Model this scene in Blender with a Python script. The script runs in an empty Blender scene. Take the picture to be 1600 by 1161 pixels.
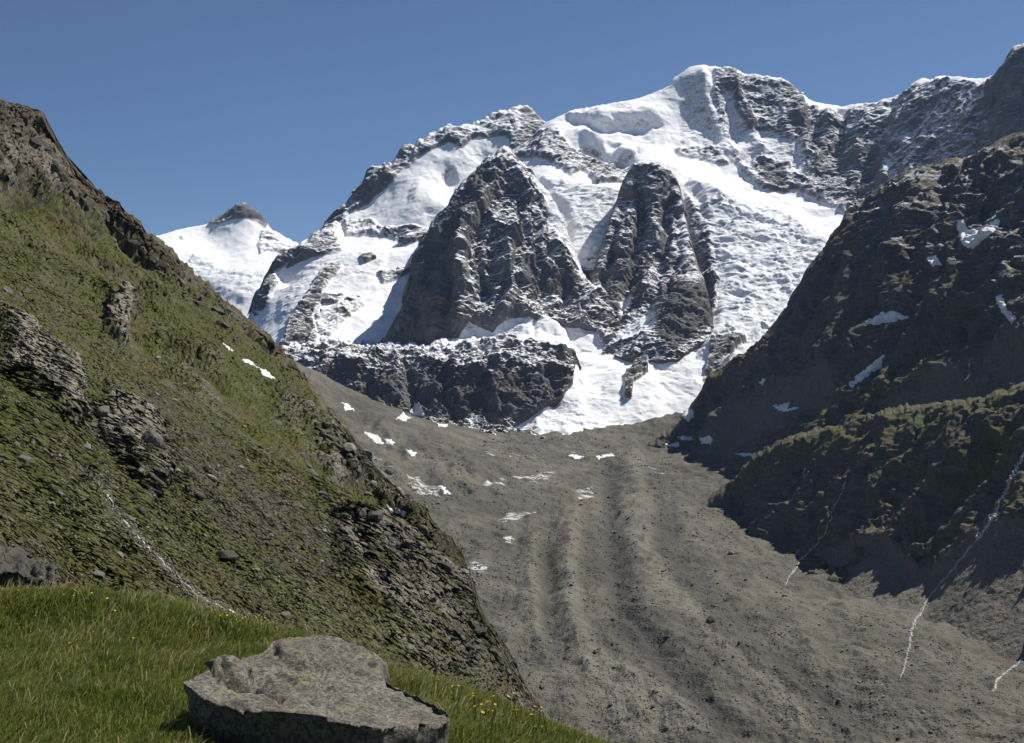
import bpy, math, random, time
import numpy as np
from mathutils import Vector
T0 = time.time()
random.seed(7)
rng = np.random.default_rng(11)
C = bpy.context.scene.collection
F = 1716.0                      # focal length in photo pixels
CX, CY = 800.0, 580.5
f32 = np.float32

# ------------------------------------------------------------------ noise
_perm = np.random.default_rng(3).permutation(256).astype(np.int32)
_perm = np.concatenate([_perm, _perm, _perm])
_g = np.random.default_rng(5).normal(size=(256, 3)); _g /= np.linalg.norm(_g, axis=1)[:, None]
_G = _g.astype(f32)

def perlin(p, hard=False):
    p = np.asarray(p, f32)
    i = np.floor(p).astype(np.int32); f = p - i
    i &= 255
    u = f if hard else f * f * f * (f * (f * 6 - 15) + 10)
    out = None
    res = []
    for dx in (0, 1):
        a = _perm[(i[:, 0] + dx) & 255]
        for dy in (0, 1):
            b = _perm[(a + i[:, 1] + dy) & 255]
            for dz in (0, 1):
                h = _perm[(b + i[:, 2] + dz) & 255]
                g = _G[h]
                res.append(g[:, 0] * (f[:, 0] - dx) + g[:, 1] * (f[:, 1] - dy) + g[:, 2] * (f[:, 2] - dz))
    x, y, z = u[:, 0], u[:, 1], u[:, 2]
    l = lambda a, b, t: a + (b - a) * t
    x00 = l(res[0], res[4], x); x01 = l(res[1], res[5], x); x10 = l(res[2], res[6], x); x11 = l(res[3], res[7], x)
    return l(l(x00, x10, y), l(x01, x11, y), z) * 1.5

_R = np.array([[0.36, 0.48, -0.8], [-0.8, 0.6, 0.0], [0.48, 0.64, 0.6]], f32)
def noise(P, scale, octv=4, ridged=False, gain=0.5, stretch=(1, 1, 1), seed=0.0, lac=2.03, hard=False):
    q = P / f32(scale) / np.asarray(stretch, f32) + f32(seed * 17.31)
    tot = np.zeros(len(P), f32); amp = 1.0; s = 0.0; sc = float(scale)
    fil = SPACING[0] if SPACING[0] is not None and len(SPACING[0]) == len(P) else None
    for o in range(octv):
        n = perlin(q, hard)
        if ridged: n = 1.0 - 2.0 * np.abs(n)
        if fil is not None: n = n * np.clip(sc / fil - 0.8, 0, 1)     # drop what the grid is too coarse for
        tot += f32(amp) * n; s += amp; sc /= lac
        amp *= gain; q = (q @ _R.T if hard else q) * f32(lac) + f32(5.7)
    return tot / f32(s)

SPACING = [None]
def smooth(a, b, x):
    t = np.clip((x - a) / (b - a), 0, 1)
    return t * t * (3 - 2 * t)

# ------------------------------------------------------------------ interpolation
def rbf_fit(ctrl, c=10.0):
    A = np.array(ctrl, float)
    x = np.stack([A[:, 0], F * np.log(A[:, 2])], 1); v = A[:, 1]
    n = len(x)
    d = np.sqrt(((x[:, None] - x[None]) ** 2).sum(-1) + c * c)
    d[np.arange(n), np.arange(n)] += 0.0
    M = np.zeros((n + 3, n + 3)); M[:n, :n] = d - np.eye(n) * 2.0
    xm = x.mean(0); xs = 400.0
    Pm = np.concatenate([np.ones((n, 1)), (x - xm) / xs], 1)
    M[:n, n:] = Pm; M[n:, :n] = Pm.T
    sol = np.linalg.solve(M, np.concatenate([v, np.zeros(3)]))
    return x.astype(f32), sol.astype(f32), c, xm, xs

def rbf_eval(fit, px, lny):
    x, sol, c, xm, xs = fit; n = len(x)
    px = np.asarray(px, f32).ravel(); y = (F * np.asarray(lny, np.float64).ravel()).astype(f32)
    out = np.zeros(len(px), f32)
    for s in range(0, len(px), 60000):
        a, b = px[s:s + 60000], y[s:s + 60000]
        acc = sol[n] + sol[n + 1] * (a - xm[0]) / xs + sol[n + 2] * (b - xm[1]) / xs
        d = np.sqrt((a[:, None] - x[None, :, 0]) ** 2 + (b[:, None] - x[None, :, 1]) ** 2 + f32(c * c))
        out[s:s + 60000] = acc + d @ sol[:n]
    return out

def dens(line, step=14.0):
    out = []
    for a, b in zip(line[:-1], line[1:]):
        k = max(1, int(math.hypot(a[0] - b[0], a[1] - b[1]) / step))
        for i in range(k):
            t = i / k; out.append(tuple(a[j] + (b[j] - a[j]) * t for j in range(len(a))))
    out.append(tuple(line[-1])); return out

def poly_sd(px, py, poly):
    """signed distance in pixels, positive inside"""
    P = np.array(poly, f32); n = len(P)
    best = np.full(len(px), 1e9, f32); inside = np.zeros(len(px), bool)
    for k in range(n):
        a, b = P[k], P[(k + 1) % n]; d = b - a
        t = np.clip(((px - a[0]) * d[0] + (py - a[1]) * d[1]) / max(1e-6, float(d @ d)), 0, 1)
        best = np.minimum(best, (px - a[0] - t * d[0]) ** 2 + (py - a[1] - t * d[1]) ** 2)
        if a[1] != b[1]:
            cr = (a[1] > py) != (b[1] > py)
            inside ^= cr & (px < (b[0] - a[0]) * (py - a[1]) / (b[1] - a[1]) + a[0])
    d = np.sqrt(best); return np.where(inside, d, -d)

def line_d(px, py, pts):
    P = np.array(pts, f32); best = np.full(len(px), 1e9, f32); par = np.zeros(len(px), f32)
    n = len(P) - 1
    for k in range(n):
        a, b = P[k], P[k + 1]; d = b - a
        t = np.clip(((px - a[0]) * d[0] + (py - a[1]) * d[1]) / max(1e-6, float(d @ d)), 0, 1)
        q = (px - a[0] - t * d[0]) ** 2 + (py - a[1] - t * d[1]) ** 2
        m = q < best; best[m] = q[m]; par[m] = (k + t[m]) / n
    return np.sqrt(best), par

# ------------------------------------------------------------------ meshes
def mesh_np(name, verts, faces, mat, attrs=None, smooth_shade=True, uniform=4):
    me = bpy.data.meshes.new(name)
    verts = np.ascontiguousarray(verts, f32); faces = np.ascontiguousarray(faces, np.int32)
    me.vertices.add(len(verts)); me.vertices.foreach_set("co", verts.ravel())
    me.loops.add(faces.size); me.loops.foreach_set("vertex_index", faces.ravel())
    me.polygons.add(len(faces))
    me.polygons.foreach_set("loop_start", np.arange(0, faces.size, faces.shape[1], dtype=np.int32))
    if smooth_shade: me.polygons.foreach_set("use_smooth", np.ones(len(faces), bool))
    for k, v in (attrs or {}).items():
        a = me.attributes.new(k, 'FLOAT', 'POINT'); a.data.foreach_set("value", np.ascontiguousarray(v, f32).ravel())
    me.update(calc_edges=True); me.validate()
    if mat: me.materials.append(mat)
    o = bpy.data.objects.new(name, me); C.objects.link(o)
    return o

def tag(o, label=None, cat=None, group=None, kind=None):
    if label: o["label"] = label
    if cat: o["category"] = cat
    if group: o["group"] = group
    if kind: o["kind"] = kind
    return o

def grid_faces(R, K):
    i = np.arange(R * K).reshape(R, K)
    return np.stack([i[:-1, :-1], i[:-1, 1:], i[1:, 1:], i[1:, :-1]], -1).reshape(-1, 4)

def normals_grid(P):
    a = np.gradient(P, axis=1); b = np.gradient(P, axis=0)
    n = np.cross(a, b); n /= np.linalg.norm(n, axis=-1, keepdims=True) + 1e-9
    return n

def unproj(px, py, Y):
    return np.stack([(px - CX) / F * Y, Y, (CY - py) / F * Y], -1)

def apply_masks(px, py, P, default, masks, warp=6.0, scale=60.0):
    """default: {attr: value}; masks: (attr, value, softness px, polygon)"""
    at = {k: np.full(len(px), v, f32) for k, v in default.items()}
    Ym = float(np.median(P[:, 1])); s = scale / F * Ym
    wx = noise(P, s, 3, seed=3) * warp; wy = noise(P, s, 3, seed=9) * warp
    for mk in masks:
        attr, val, soft, poly = mk[:4]
        if len(mk) > 4: w = smooth(soft, soft * 0.3, line_d(px + wx, py + wy, poly)[0])
        else: w = smooth(-soft, soft, poly_sd(px + wx, py + wy, poly)); at[attr] = at[attr] * (1 - w) + val * w
    return at

def sheet(name, cols, Y0, Y1, nrows, ridge, ctrl, mat, default, masks=(), disp=None, feats=(), sil=True,
          back=(1.06, 45), c=10.0, warp=6.0, wscale=60.0, kx=0.12, lab=None, kind='structure', soft=1.5, loft=None, jag=3.0, press=0.3, rough=0.0):
    """a landform: height surface through control points, given as photo bearing, photo height and distance"""
    t = time.time()
    pts = [] if not ridge else dens(ridge)
    rb = [] if not ridge else [(x, y + back[1], Y * back[0]) for x, y, Y in dens(ridge, 40)]
    fit = rbf_fit(pts + rb + list(ctrl), c)
    px = np.asarray(cols, f32); K = len(px)
    # row distribution by visible length
    cr = 260; l0, l1 = math.log(Y0), math.log(Y1)
    lny = np.linspace(l0, l1, cr); cc = px[::6]
    g = rbf_eval(fit, np.repeat(cc[None], cr, 0), np.repeat(lny[:, None], len(cc), 1)).reshape(cr, -1)
    dpy = -np.diff(g, axis=0)
    cost = np.where(dpy > 0, dpy, -0.15 * dpy) + kx * (lny[1] - lny[0]) * F
    cum = np.concatenate([np.zeros((1, len(cc))), np.cumsum(cost, 0)]); cum /= cum[-1]
    kw = 9; pad = np.pad(cum, ((0, 0), (kw, kw)), mode='edge')
    cum = np.mean([pad[:, i:i + len(cc)] for i in range(2 * kw + 1)], 0)
    tt = np.linspace(0, 1, nrows)
    rows = np.stack([np.interp(tt, cum[:, j], lny) for j in range(len(cc))], 1)
    L = np.stack([np.interp(px, cc, rows[r]) for r in range(nrows)], 0)
    PX = np.repeat(px[None], nrows, 0)
    PY = rbf_eval(fit, PX, L).reshape(nrows, K)
    Y = np.exp(L)
    if sil and ridge:
        R = np.array(sorted(ridge)); sp = np.interp(px, R[:, 0], R[:, 1])[None]
        d = PY - sp; PY = sp + 0.5 * (d + np.sqrt(d * d + soft * soft)) - 0.35 * soft
    if loft:
        segs = []
        for (c0, k), (c1, _) in zip(loft[:-1], loft[1:]):
            A0, A1 = np.array(sorted(c0)), np.array(sorted(c1))
            q0 = [np.interp(px, A0[:, 0], A0[:, i]) for i in (1, 2)]; q1 = [np.interp(px, A1[:, 0], A1[:, i]) for i in (1, 2)]
            t_ = np.linspace(0, 1, k, endpoint=False)[:, None]
            segs.append((q0[0] + (q1[0] - q0[0]) * t_, q0[1] + (q1[1] - q0[1]) * t_))
        PY = np.concatenate([s_[0] for s_ in segs]); Y = np.concatenate([s_[1] for s_ in segs]); nrows = len(PY); PX = np.repeat(px[None], nrows, 0)
        for _ in range(2): PY[1:-1] = 0.5 * PY[1:-1] + 0.25 * (PY[2:] + PY[:-2]); Y[1:-1] = 0.5 * Y[1:-1] + 0.25 * (Y[2:] + Y[:-2])
    P = unproj(PX, PY, Y).astype(f32)
    gr = np.linalg.norm(np.gradient(P, axis=0), axis=-1); gc = np.linalg.norm(np.gradient(P, axis=1), axis=-1)
    SPACING[0] = (1.25 * np.maximum(gr, gc)).ravel().astype(f32)
    N = normals_grid(P).astype(f32)
    p, n = P.reshape(-1, 3), N.reshape(-1, 3)
    fx, fy = PX.ravel().astype(f32), PY.ravel().astype(f32)
    at = apply_masks(fx, fy, p, default, masks, warp, wscale)
    mpp = p[:, 1] / f32(F)
    d = np.zeros(len(p), f32)
    Ym = float(np.median(Y)); wpx = noise(p, 60 / F * Ym, 4, seed=21) * 14; wpy = noise(p, 60 / F * Ym, 4, seed=22) * 14
    for ft in feats:
        pl, amp, w = ft[:3]
        q, par = line_d(fx + wpx, fy + wpy, pl)
        prof = np.exp(-(q / w) ** 2) if len(ft) < 4 else np.clip(1 - q / w, 0, 1)
        d += amp * mpp * prof * np.clip(np.minimum(par, 1 - par) * 8 + 0.25, 0, 1)
    if disp is not None:
        d2 = disp(p, n, at, fx, fy)
        p = p + n * (d + d2)[:, None]
    else:
        p = p + n * d[:, None]
    SPACING[0] = None
    if ridge and jag is not None:      # the skyline keeps its measured height, rough by a few pixels
        R = np.array(sorted(ridge)); bx = p[:, 0] / p[:, 1] * F + CX; by = CY - p[:, 2] / p[:, 1] * F
        sl = np.interp(bx, R[:, 0], R[:, 1])
        by1 = by
        q1 = np.stack([bx / 20, bx * 0 + Ym / 100, bx * 0], 1)
        lim = sl + jag * (0.2 - 1.1 * noise(q1, 1, 5, True, 0.7))
        dd = by1 - lim; by2 = np.where(dd < 0, lim + (press(bx) if callable(press) else press) * dd, by1)
        if rough:
            q2 = np.stack([bx / 13, by2 / 13, F * np.log(p[:, 1]) / 45], 1)
            by2 = by2 + rough * noise(q2, 1, 4, False, 0.6, hard=True) * np.exp(-np.maximum(by1 - lim, 0) / 22)
        p = p.copy(); p[:, 2] = (CY - by2) / F * p[:, 1]
    o = mesh_np(name, p, grid_faces(nrows, K), mat, at)
    SPACING[0] = None
    tag(o, lab, None, None, kind)
    print(name, len(p), round(time.time() - t, 1), 's')
    return o

# ------------------------------------------------------------------ materials
class NT:
    def __init__(s, name):
        s.m = bpy.data.materials.new(name); s.m.use_nodes = True
        s.t = s.m.node_tree; s.t.nodes.clear()
        s.out = s.n('ShaderNodeOutputMaterial')
        s.co = s.n('ShaderNodeTexCoord').outputs['Object']
    def n(s, ty, **kw):
        x = s.t.nodes.new(ty)
        for k, v in kw.items(): setattr(x, k, v)
        return x
    def L(s, a, b): s.t.links.new(a, b)
    def put(s, sock, v):
        if isinstance(v, bpy.types.NodeSocket): s.L(v, sock)
        elif v is not None:
            if isinstance(v, tuple) and len(v) == 3 and sock.type == 'RGBA': v = v + (1,)
            sock.default_value = v
    def attr(s, name): return s.n('ShaderNodeAttribute', attribute_name=name).outputs['Fac']
    def math(s, op, a, b=None, c=None):
        x = s.n('ShaderNodeMath', operation=op); s.put(x.inputs[0], a)
        if b is not None: s.put(x.inputs[1], b)
        if c is not None: s.put(x.inputs[2], c)
        return x.outputs[0]
    def add(s, a, b): return s.math('ADD', a, b)
    def mul(s, a, b): return s.math('MULTIPLY', a, b)
    def mapping(s, scale=(1, 1, 1), rot=(0, 0, 0), vec=None):
        x = s.n('ShaderNodeMapping'); s.L(vec or s.co, x.inputs[0]); x.inputs['Scale'].default_value = scale; x.inputs['Rotation'].default_value = rot
        return x.outputs[0]
    def noise(s, scale, detail=4, rough=0.55, vec=None, dist=0.0, color=False):
        x = s.n('ShaderNodeTexNoise'); s.L(vec or s.co, x.inputs['Vector']); x.inputs['Scale'].default_value = scale
        x.inputs['Detail'].default_value = detail; x.inputs['Roughness'].default_value = rough; x.inputs['Distortion'].default_value = dist
        return x.outputs['Color' if color else 'Fac']
    def voro(s, scale, vec=None, feature='F1', out='Distance', rand=1.0):
        x = s.n('ShaderNodeTexVoronoi', feature=feature); s.L(vec or s.co, x.inputs['Vector']); x.inputs['Scale'].default_value = scale
        x.inputs['Randomness'].default_value = rand
        return x.outputs[out]
    def step(s, v, a, b):
        x = s.n('ShaderNodeMapRange', interpolation_type='SMOOTHSTEP'); s.put(x.inputs[0], v); x.inputs[1].default_value = a; x.inputs[2].default_value = b
        return x.outputs[0]
    def rng(s, v, a, b, c, d):
        x = s.n('ShaderNodeMapRange'); s.put(x.inputs[0], v)
        for i, q in enumerate((a, b, c, d)): x.inputs[i + 1].default_value = q
        return x.outputs[0]
    def mix(s, f, a, b, blend='MIX'):
        x = s.n('ShaderNodeMix', data_type='RGBA', blend_type=blend); s.put(x.inputs[0], f); s.put(x.inputs[6], a); s.put(x.inputs[7], b)
        return x.outputs[2]
    def ramp(s, v, stops):
        x = s.n('ShaderNodeValToRGB'); s.put(x.inputs[0], v); e = x.color_ramp.elements
        while len(e) < len(stops): e.new(0.5)
        for el, (p, c) in zip(e, stops): el.position = p; el.color = tuple(c) + (1,)
        return x.outputs[0]
    def bump(s, h, strength, dist, prev=None):
        x = s.n('ShaderNodeBump'); s.put(x.inputs['Height'], h); x.inputs['Strength'].default_value = strength; x.inputs['Distance'].default_value = dist
        if prev is not None: s.L(prev, x.inputs['Normal'])
        return x.outputs[0]
    def normz(s, nrm=None):
        x = s.n('ShaderNodeSeparateXYZ')
        if nrm is None: nrm = s.n('ShaderNodeNewGeometry').outputs['Normal']
        s.L(nrm, x.inputs[0]); return x.outputs[2]
    def done(s, col, rough=0.9, nrm=None, spec=0.2, extra=None):
        b = s.n('ShaderNodeBsdfPrincipled'); s.put(b.inputs['Base Color'], col); s.put(b.inputs['Roughness'], rough)
        b.inputs['Specular IOR Level'].default_value = spec
        if nrm is not None: s.L(nrm, b.inputs['Normal'])
        s.L(b.outputs[0], s.out.inputs[0]); s.b = b
        return s.m

def mat_alpine(name, rock_a, rock_b, rock_c, feat, dust=0.5, snowc=(0.86, 0.865, 0.88)):
    """bare rock with fresh snow lying where it is flat enough; attr snow 0..1, ice 0..1"""
    m = NT(name); k = 1.0 / feat
    n1 = m.noise(k * 0.35, 5, 0.6); n2 = m.noise(k * 2.2, 6, 0.7); n3 = m.noise(k * 5.0, 4, 0.7)
    st = m.noise(k * 1.1, 6, 0.7, vec=m.mapping((1, 1, 0.62), (0.5, 0.35, 0.3)), dist=0.8)
    rock = m.mix(m.step(n1, 0.35, 0.65), rock_a, rock_b)
    rock = m.mix(m.step(st, 0.45, 0.72), rock, rock_c)
    rock = m.mix(m.mul(m.step(n2, 0.35, 0.7), 0.5), rock, m.mix(0.5, rock, (0.03, 0.03, 0.03)))
    h = m.add(m.mul(st, 0.7), m.add(n2, m.mul(n3, 0.5)))
    bn = m.bump(h, 0.9, feat * 0.32)
    nz = m.normz(bn); ng = m.normz()
    s = m.attr('snow')
    v = m.add(s, m.mul(m.add(nz, -0.55), dust * 0.6))
    v = m.add(v, m.mul(m.add(ng, -0.6), dust * 0.7))
    v = m.add(v, m.mul(m.add(n2, -0.5), 0.8))
    v = m.add(v, m.mul(m.add(n3, -0.5), 0.7))
    v = m.add(v, m.mul(m.add(st, -0.5), 0.4))
    fac = m.step(v, 0.40, 0.60)
    sn = m.bump(m.add(m.noise(k * 0.5, 5, 0.5), m.mul(m.noise(k*2.5, 3, 0.5), 0.25)), 0.3, feat * 0.2)
    ice = m.attr('ice')
    sc = m.mix(m.mul(ice, m.step(m.noise(k * 0.9, 6, 0.7, vec=m.mapping((1, 1, 2.2))), 0.42, 0.66)), snowc, (0.46, 0.50, 0.52))
    col = m.mix(fac, rock, sc)
    nm = m.n('ShaderNodeMix', data_type='VECTOR'); m.put(nm.inputs[0], fac); m.L(bn, nm.inputs[4]); m.L(sn, nm.inputs[5])
    return m.done(col, 0.85, nm.outputs[1], 0.15)

def cols(a, b, step, ext_l=None, ext_r=None):
    c = list(np.arange(a, b + step, step))
    if ext_l is not None: c = list(np.linspace(ext_l, a, 30)[:-1]) + c
    if ext_r is not None: c = c + list(np.linspace(c[-1], ext_r, 60)[1:])
    return c

# ================================================================== camera, light, sky
SUN_AZ, SUN_EL = 57.0, 54.0     # to the right of the view direction, above the horizon
def setup_world():
    sc = bpy.context.scene
    cam = bpy.data.objects.new("camera", bpy.data.cameras.new("camera")); C.objects.link(cam)
    cam.location = (0, 0, 0); cam.rotation_euler = (math.radians(90), 0, 0)
    cam.data.sensor_width = 36; cam.data.lens = 36 * F / 1600
    cam.data.clip_start = 0.5; cam.data.clip_end = 60000
    sc.camera = cam
    az, el = math.radians(SUN_AZ), math.radians(SUN_EL)
    d = Vector((math.sin(az) * math.cos(el), math.cos(az) * math.cos(el), math.sin(el)))
    l = bpy.data.lights.new("sun", 'SUN'); l.energy = 4.8; l.angle = math.radians(0.53); l.color = (1.0, 0.955, 0.88)
    lo = bpy.data.objects.new("sun", l); C.objects.link(lo); lo.rotation_euler = (-d).to_track_quat('-Z', 'Y').to_euler()
    w = bpy.data.worlds.new("World"); sc.world = w; w.use_nodes = True
    nt = w.node_tree; nt.nodes.clear()
    sky = nt.nodes.new('ShaderNodeTexSky'); sky.sky_type = 'NISHITA'; sky.sun_disc = False
    sky.sun_elevation = el; sky.sun_rotation = az; sky.altitude = 3000; sky.air_density = 1.0; sky.dust_density = 0.0; sky.ozone_density = 5.0
    bg = nt.nodes.new('ShaderNodeBackground'); bg.inputs[1].default_value = 0.058
    o = nt.nodes.new('ShaderNodeOutputWorld'); nt.links.new(sky.outputs[0], bg.inputs[0]); nt.links.new(bg.outputs[0], o.inputs[0])
    vs = sc.view_settings; vs.view_transform = 'Standard'; vs.look = 'None'; vs.exposure = 0.42; vs.gamma = 1.0; vs.use_curve_mapping = False
    sc.cycles.max_bounces = 6; sc.cycles.diffuse_bounces = 3
    return d
SUN = setup_world()

# ================================================================== the high mountains
ROCK = mat_alpine("alpine_rock_and_snow", (0.128, 0.122, 0.113), (0.195, 0.186, 0.172), (0.075, 0.072, 0.068), 40.0, 0.85)
ROCKD = mat_alpine("dark_alpine_rock", (0.075, 0.07, 0.065), (0.11, 0.10, 0.088), (0.045, 0.043, 0.042), 38.0, 0.7)

def disp_alpine(big=260, ba=34, mid=80, ma=13, fin=26, fa=4.5, snow_keep=0.12, cre=0.0, cs=55, seed=1, stretch=(1, 1, 1)):
    def f(p, n, at, px, py):
        s = at['snow']; rk = 1 - smooth(0.5, 0.85, s) * (1 - snow_keep)
        q = p + np.stack([noise(p, big * 0.6, 4, seed=seed + 5 + i) for i in (0, 0.37, 0.71)], 1) * f32(big * 0.22)
        d = (noise(q, big, 4, True, 0.5, stretch, seed) - 0.15) * ba * (0.35 + 0.65 * rk)
        d += (noise(q, mid, 5, True, 0.6, stretch, seed + 1, hard=True) - 0.1) * ma * 1.1 * rk
        d += noise(q, mid * 1.4, 5, False, 0.6, stretch, seed + 8, hard=True) * ma * 1.5 * rk
        d += noise(p, fin, 4, True, 0.65, (1, 1, 0.8), seed + 2, hard=True) * fa * 1.4 * rk
        d += (noise(q, 36, 4, True, 0.62, (1, 1, 4.0), seed + 12, hard=True) - 0.1) * 4.2 * rk * smooth(0.85, 0.6, n[:, 2])
        d += noise(p, 130, 4, False, 0.5, (1, 1, 1), seed + 7) * 7 * (1 - rk)
        if cre:
            ic = at['ice'] * (1 - 0.0 * rk)
            cr = noise(q, cs, 5, True, 0.66, (1.25, 1.25, 0.8), seed + 3, hard=True)
            st = noise(q, cs * 2.4, 4, True, 0.6, (1.3, 1.3, 0.6), seed + 4, hard=True)
            d += ic * (np.clip(cr, -0.6, 0.45) * cre + st * cre * 1.3)
        return d
    return f

# --- far peak at the head of the valley
sheet("mountain", cols(140, 600, 1.5), 5900, 9000, 260,
      [(120, 405, 7500), (225, 371, 7500), (250, 368, 7500), (290, 357, 7500), (328, 351, 7500), (334, 345, 7500), (345, 338, 7500), (354, 335, 7500), (359, 327, 7500), (364, 329, 7500), (371, 323, 7500),
       (376, 325, 7500), (381, 317, 7500), (386, 319, 7500), (389, 327, 7500), (394, 327, 7500), (399, 335, 7500), (408, 337, 7500), (413, 348, 7500), (425, 362, 7480), (440, 370, 7460), (455, 379, 7440), (480, 392, 7420), (530, 420, 7400), (620, 470, 7400)],
      [(100, 620, 6200), (300, 560, 6250), (430, 520, 6300), (560, 560, 6200), (300, 430, 6850), (400, 420, 6900), (350, 395, 7150), (250, 400, 7000), (390, 470, 6500), (480, 460, 6700), (330, 370, 7350), (400, 365, 7330), (140, 480, 6800)],
      ROCK, {'snow': 1.0, 'ice': 0.0},
      [('snow', 0.1, 4, [(325, 350), (345, 332), (382, 310), (415, 330), (416, 356), (402, 346), (385, 340), (365, 343), (345, 352)]),
       ('snow', 0.45, 4, [(410, 360), (470, 372), (490, 400), (445, 398), (420, 392), (405, 400), (400, 385)]),
       ('snow', 0.62, 6, [(300, 395), (345, 408), (340, 425), (290, 415)]), ('snow', 0.62, 4, [(280, 366), (300, 364), (306, 376), (285, 376)]),
       ('ice', 1.0, 8, [(250, 415), (330, 420), (420, 425), (420, 455), (380, 470), (300, 440)])],
      disp_alpine(300, 26, 90, 14, 35, 7, cre=14, seed=31), c=12, jag=12, press=0.5)

# --- snowy peak left of the summit, with its long rocky ridge
sheet("mountain", cols(330, 1010, 1.5), 3850, 6300, 520,
      [(370, 560, 4300), (395, 480, 4520), (405, 462, 4560), (412, 450, 4600), (424, 425, 4700), (436, 405, 4800), (455, 397, 4900), (478, 382, 5000), (500, 362, 5050), (515, 345, 5100), (540, 324, 5150),
       (560, 305, 5200), (568, 295, 5230), (575, 274, 5250), (583, 264, 5260), (604, 268, 5300), (613, 261, 5310), (622, 250, 5330), (630, 239, 5350), (635, 234, 5360), (645, 236, 5370), (652, 228, 5380), (665, 218, 5400), (690, 208, 5440), (698, 201, 5450), (720, 202, 5470),
       (740, 198, 5500), (765, 187, 5550), (790, 177, 5600), (812, 169, 5650), (826, 170, 5660), (840, 185, 5650), (855, 200, 5600), (900, 235, 5500), (1020, 300, 5400)],
      [(650, 300, 5080), (700, 280, 5190), (760, 240, 5340), (600, 340, 4990), (620, 372, 4840), (700, 365, 4860), (560, 388, 4740), (520, 430, 4500), (600, 430, 4480), (650, 400, 4600), (700, 400, 4650),
       (480, 480, 4240), (560, 480, 4230), (430, 540, 4000), (640, 480, 4250), (640, 545, 3950), (500, 545, 3930), (390, 580, 3950), (750, 500, 4300), (820, 300, 5050), (900, 330, 4900), (1000, 400, 4800), (450, 450, 4560), (540, 350, 5030), (570, 330, 5100), (690, 330, 4950), (640, 335, 4920), (590, 310, 5150)],
      ROCK, {'snow': 0.95, 'ice': 0.0},
      [('snow', 0.30, 6, [(470, 390), (515, 335), (560, 295), (578, 255), (606, 262), (632, 230), (650, 225), (640, 255), (610, 285), (600, 295), (575, 320), (545, 335), (540, 350), (520, 368), (535, 395), (480, 405), (450, 420)]),
       ('snow', 0.52, 6, [(640, 225), (700, 195), (812, 160), (860, 200), (830, 235), (800, 245), (790, 215), (740, 215), (720, 232), (700, 225), (660, 245), (640, 262)]),
       ('snow', 0.30, 5, [(810, 160), (870, 200), (790, 250), (815, 205)]),
       ('snow', 0.50, 6, [(540, 350), (580, 345), (600, 360), (650, 355), (680, 372), (640, 382), (600, 372), (540, 372)]),
       ('snow', 0.05, 3, [(625, 383), (650, 374), (672, 372), (670, 378), (640, 383)]),
       ('snow', 0.15, 4, [(400, 490), (395, 470), (408, 440), (430, 405), (470, 390), (480, 398), (450, 412), (432, 428), (432, 450), (415, 478)]),
       ('snow', 0.2, 4, [(440, 545), (470, 490), (500, 440), (525, 418), (535, 420), (510, 450), (500, 480), (490, 505), (500, 545)]),
       ('snow', 0.55, 5, [(490, 500), (560, 460), (570, 480), (545, 500), (500, 545)]),
       ('snow', 0.2, 3, [(495, 468), (538, 464), (530, 474), (500, 477)]), ('snow', 0.25, 3, [(500, 492), (548, 490), (540, 500), (505, 500)]),
       ('snow', 0.2, 3, [(562, 408), (580, 402), (588, 408), (572, 416)]), ('snow', 0.45, 5, [(590, 430), (640, 415), (655, 420), (600, 445)]),
       ('ice', 0.8, 8, [(440, 470), (480, 420), (530, 400), (600, 400), (600, 430), (500, 470), (440, 530)])],
      disp_alpine(240, 30, 80, 17, 28, 6, cre=9, seed=2, stretch=(1, 1, 1.5)),
      [([(640, 300), (690, 330), (720, 360)], 8, 20), ([(690, 280), (720, 300), (770, 240)], -10, 22), ([(560, 300), (590, 285), (612, 270)], 10, 9)], jag=13, press=0.45)

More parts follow.
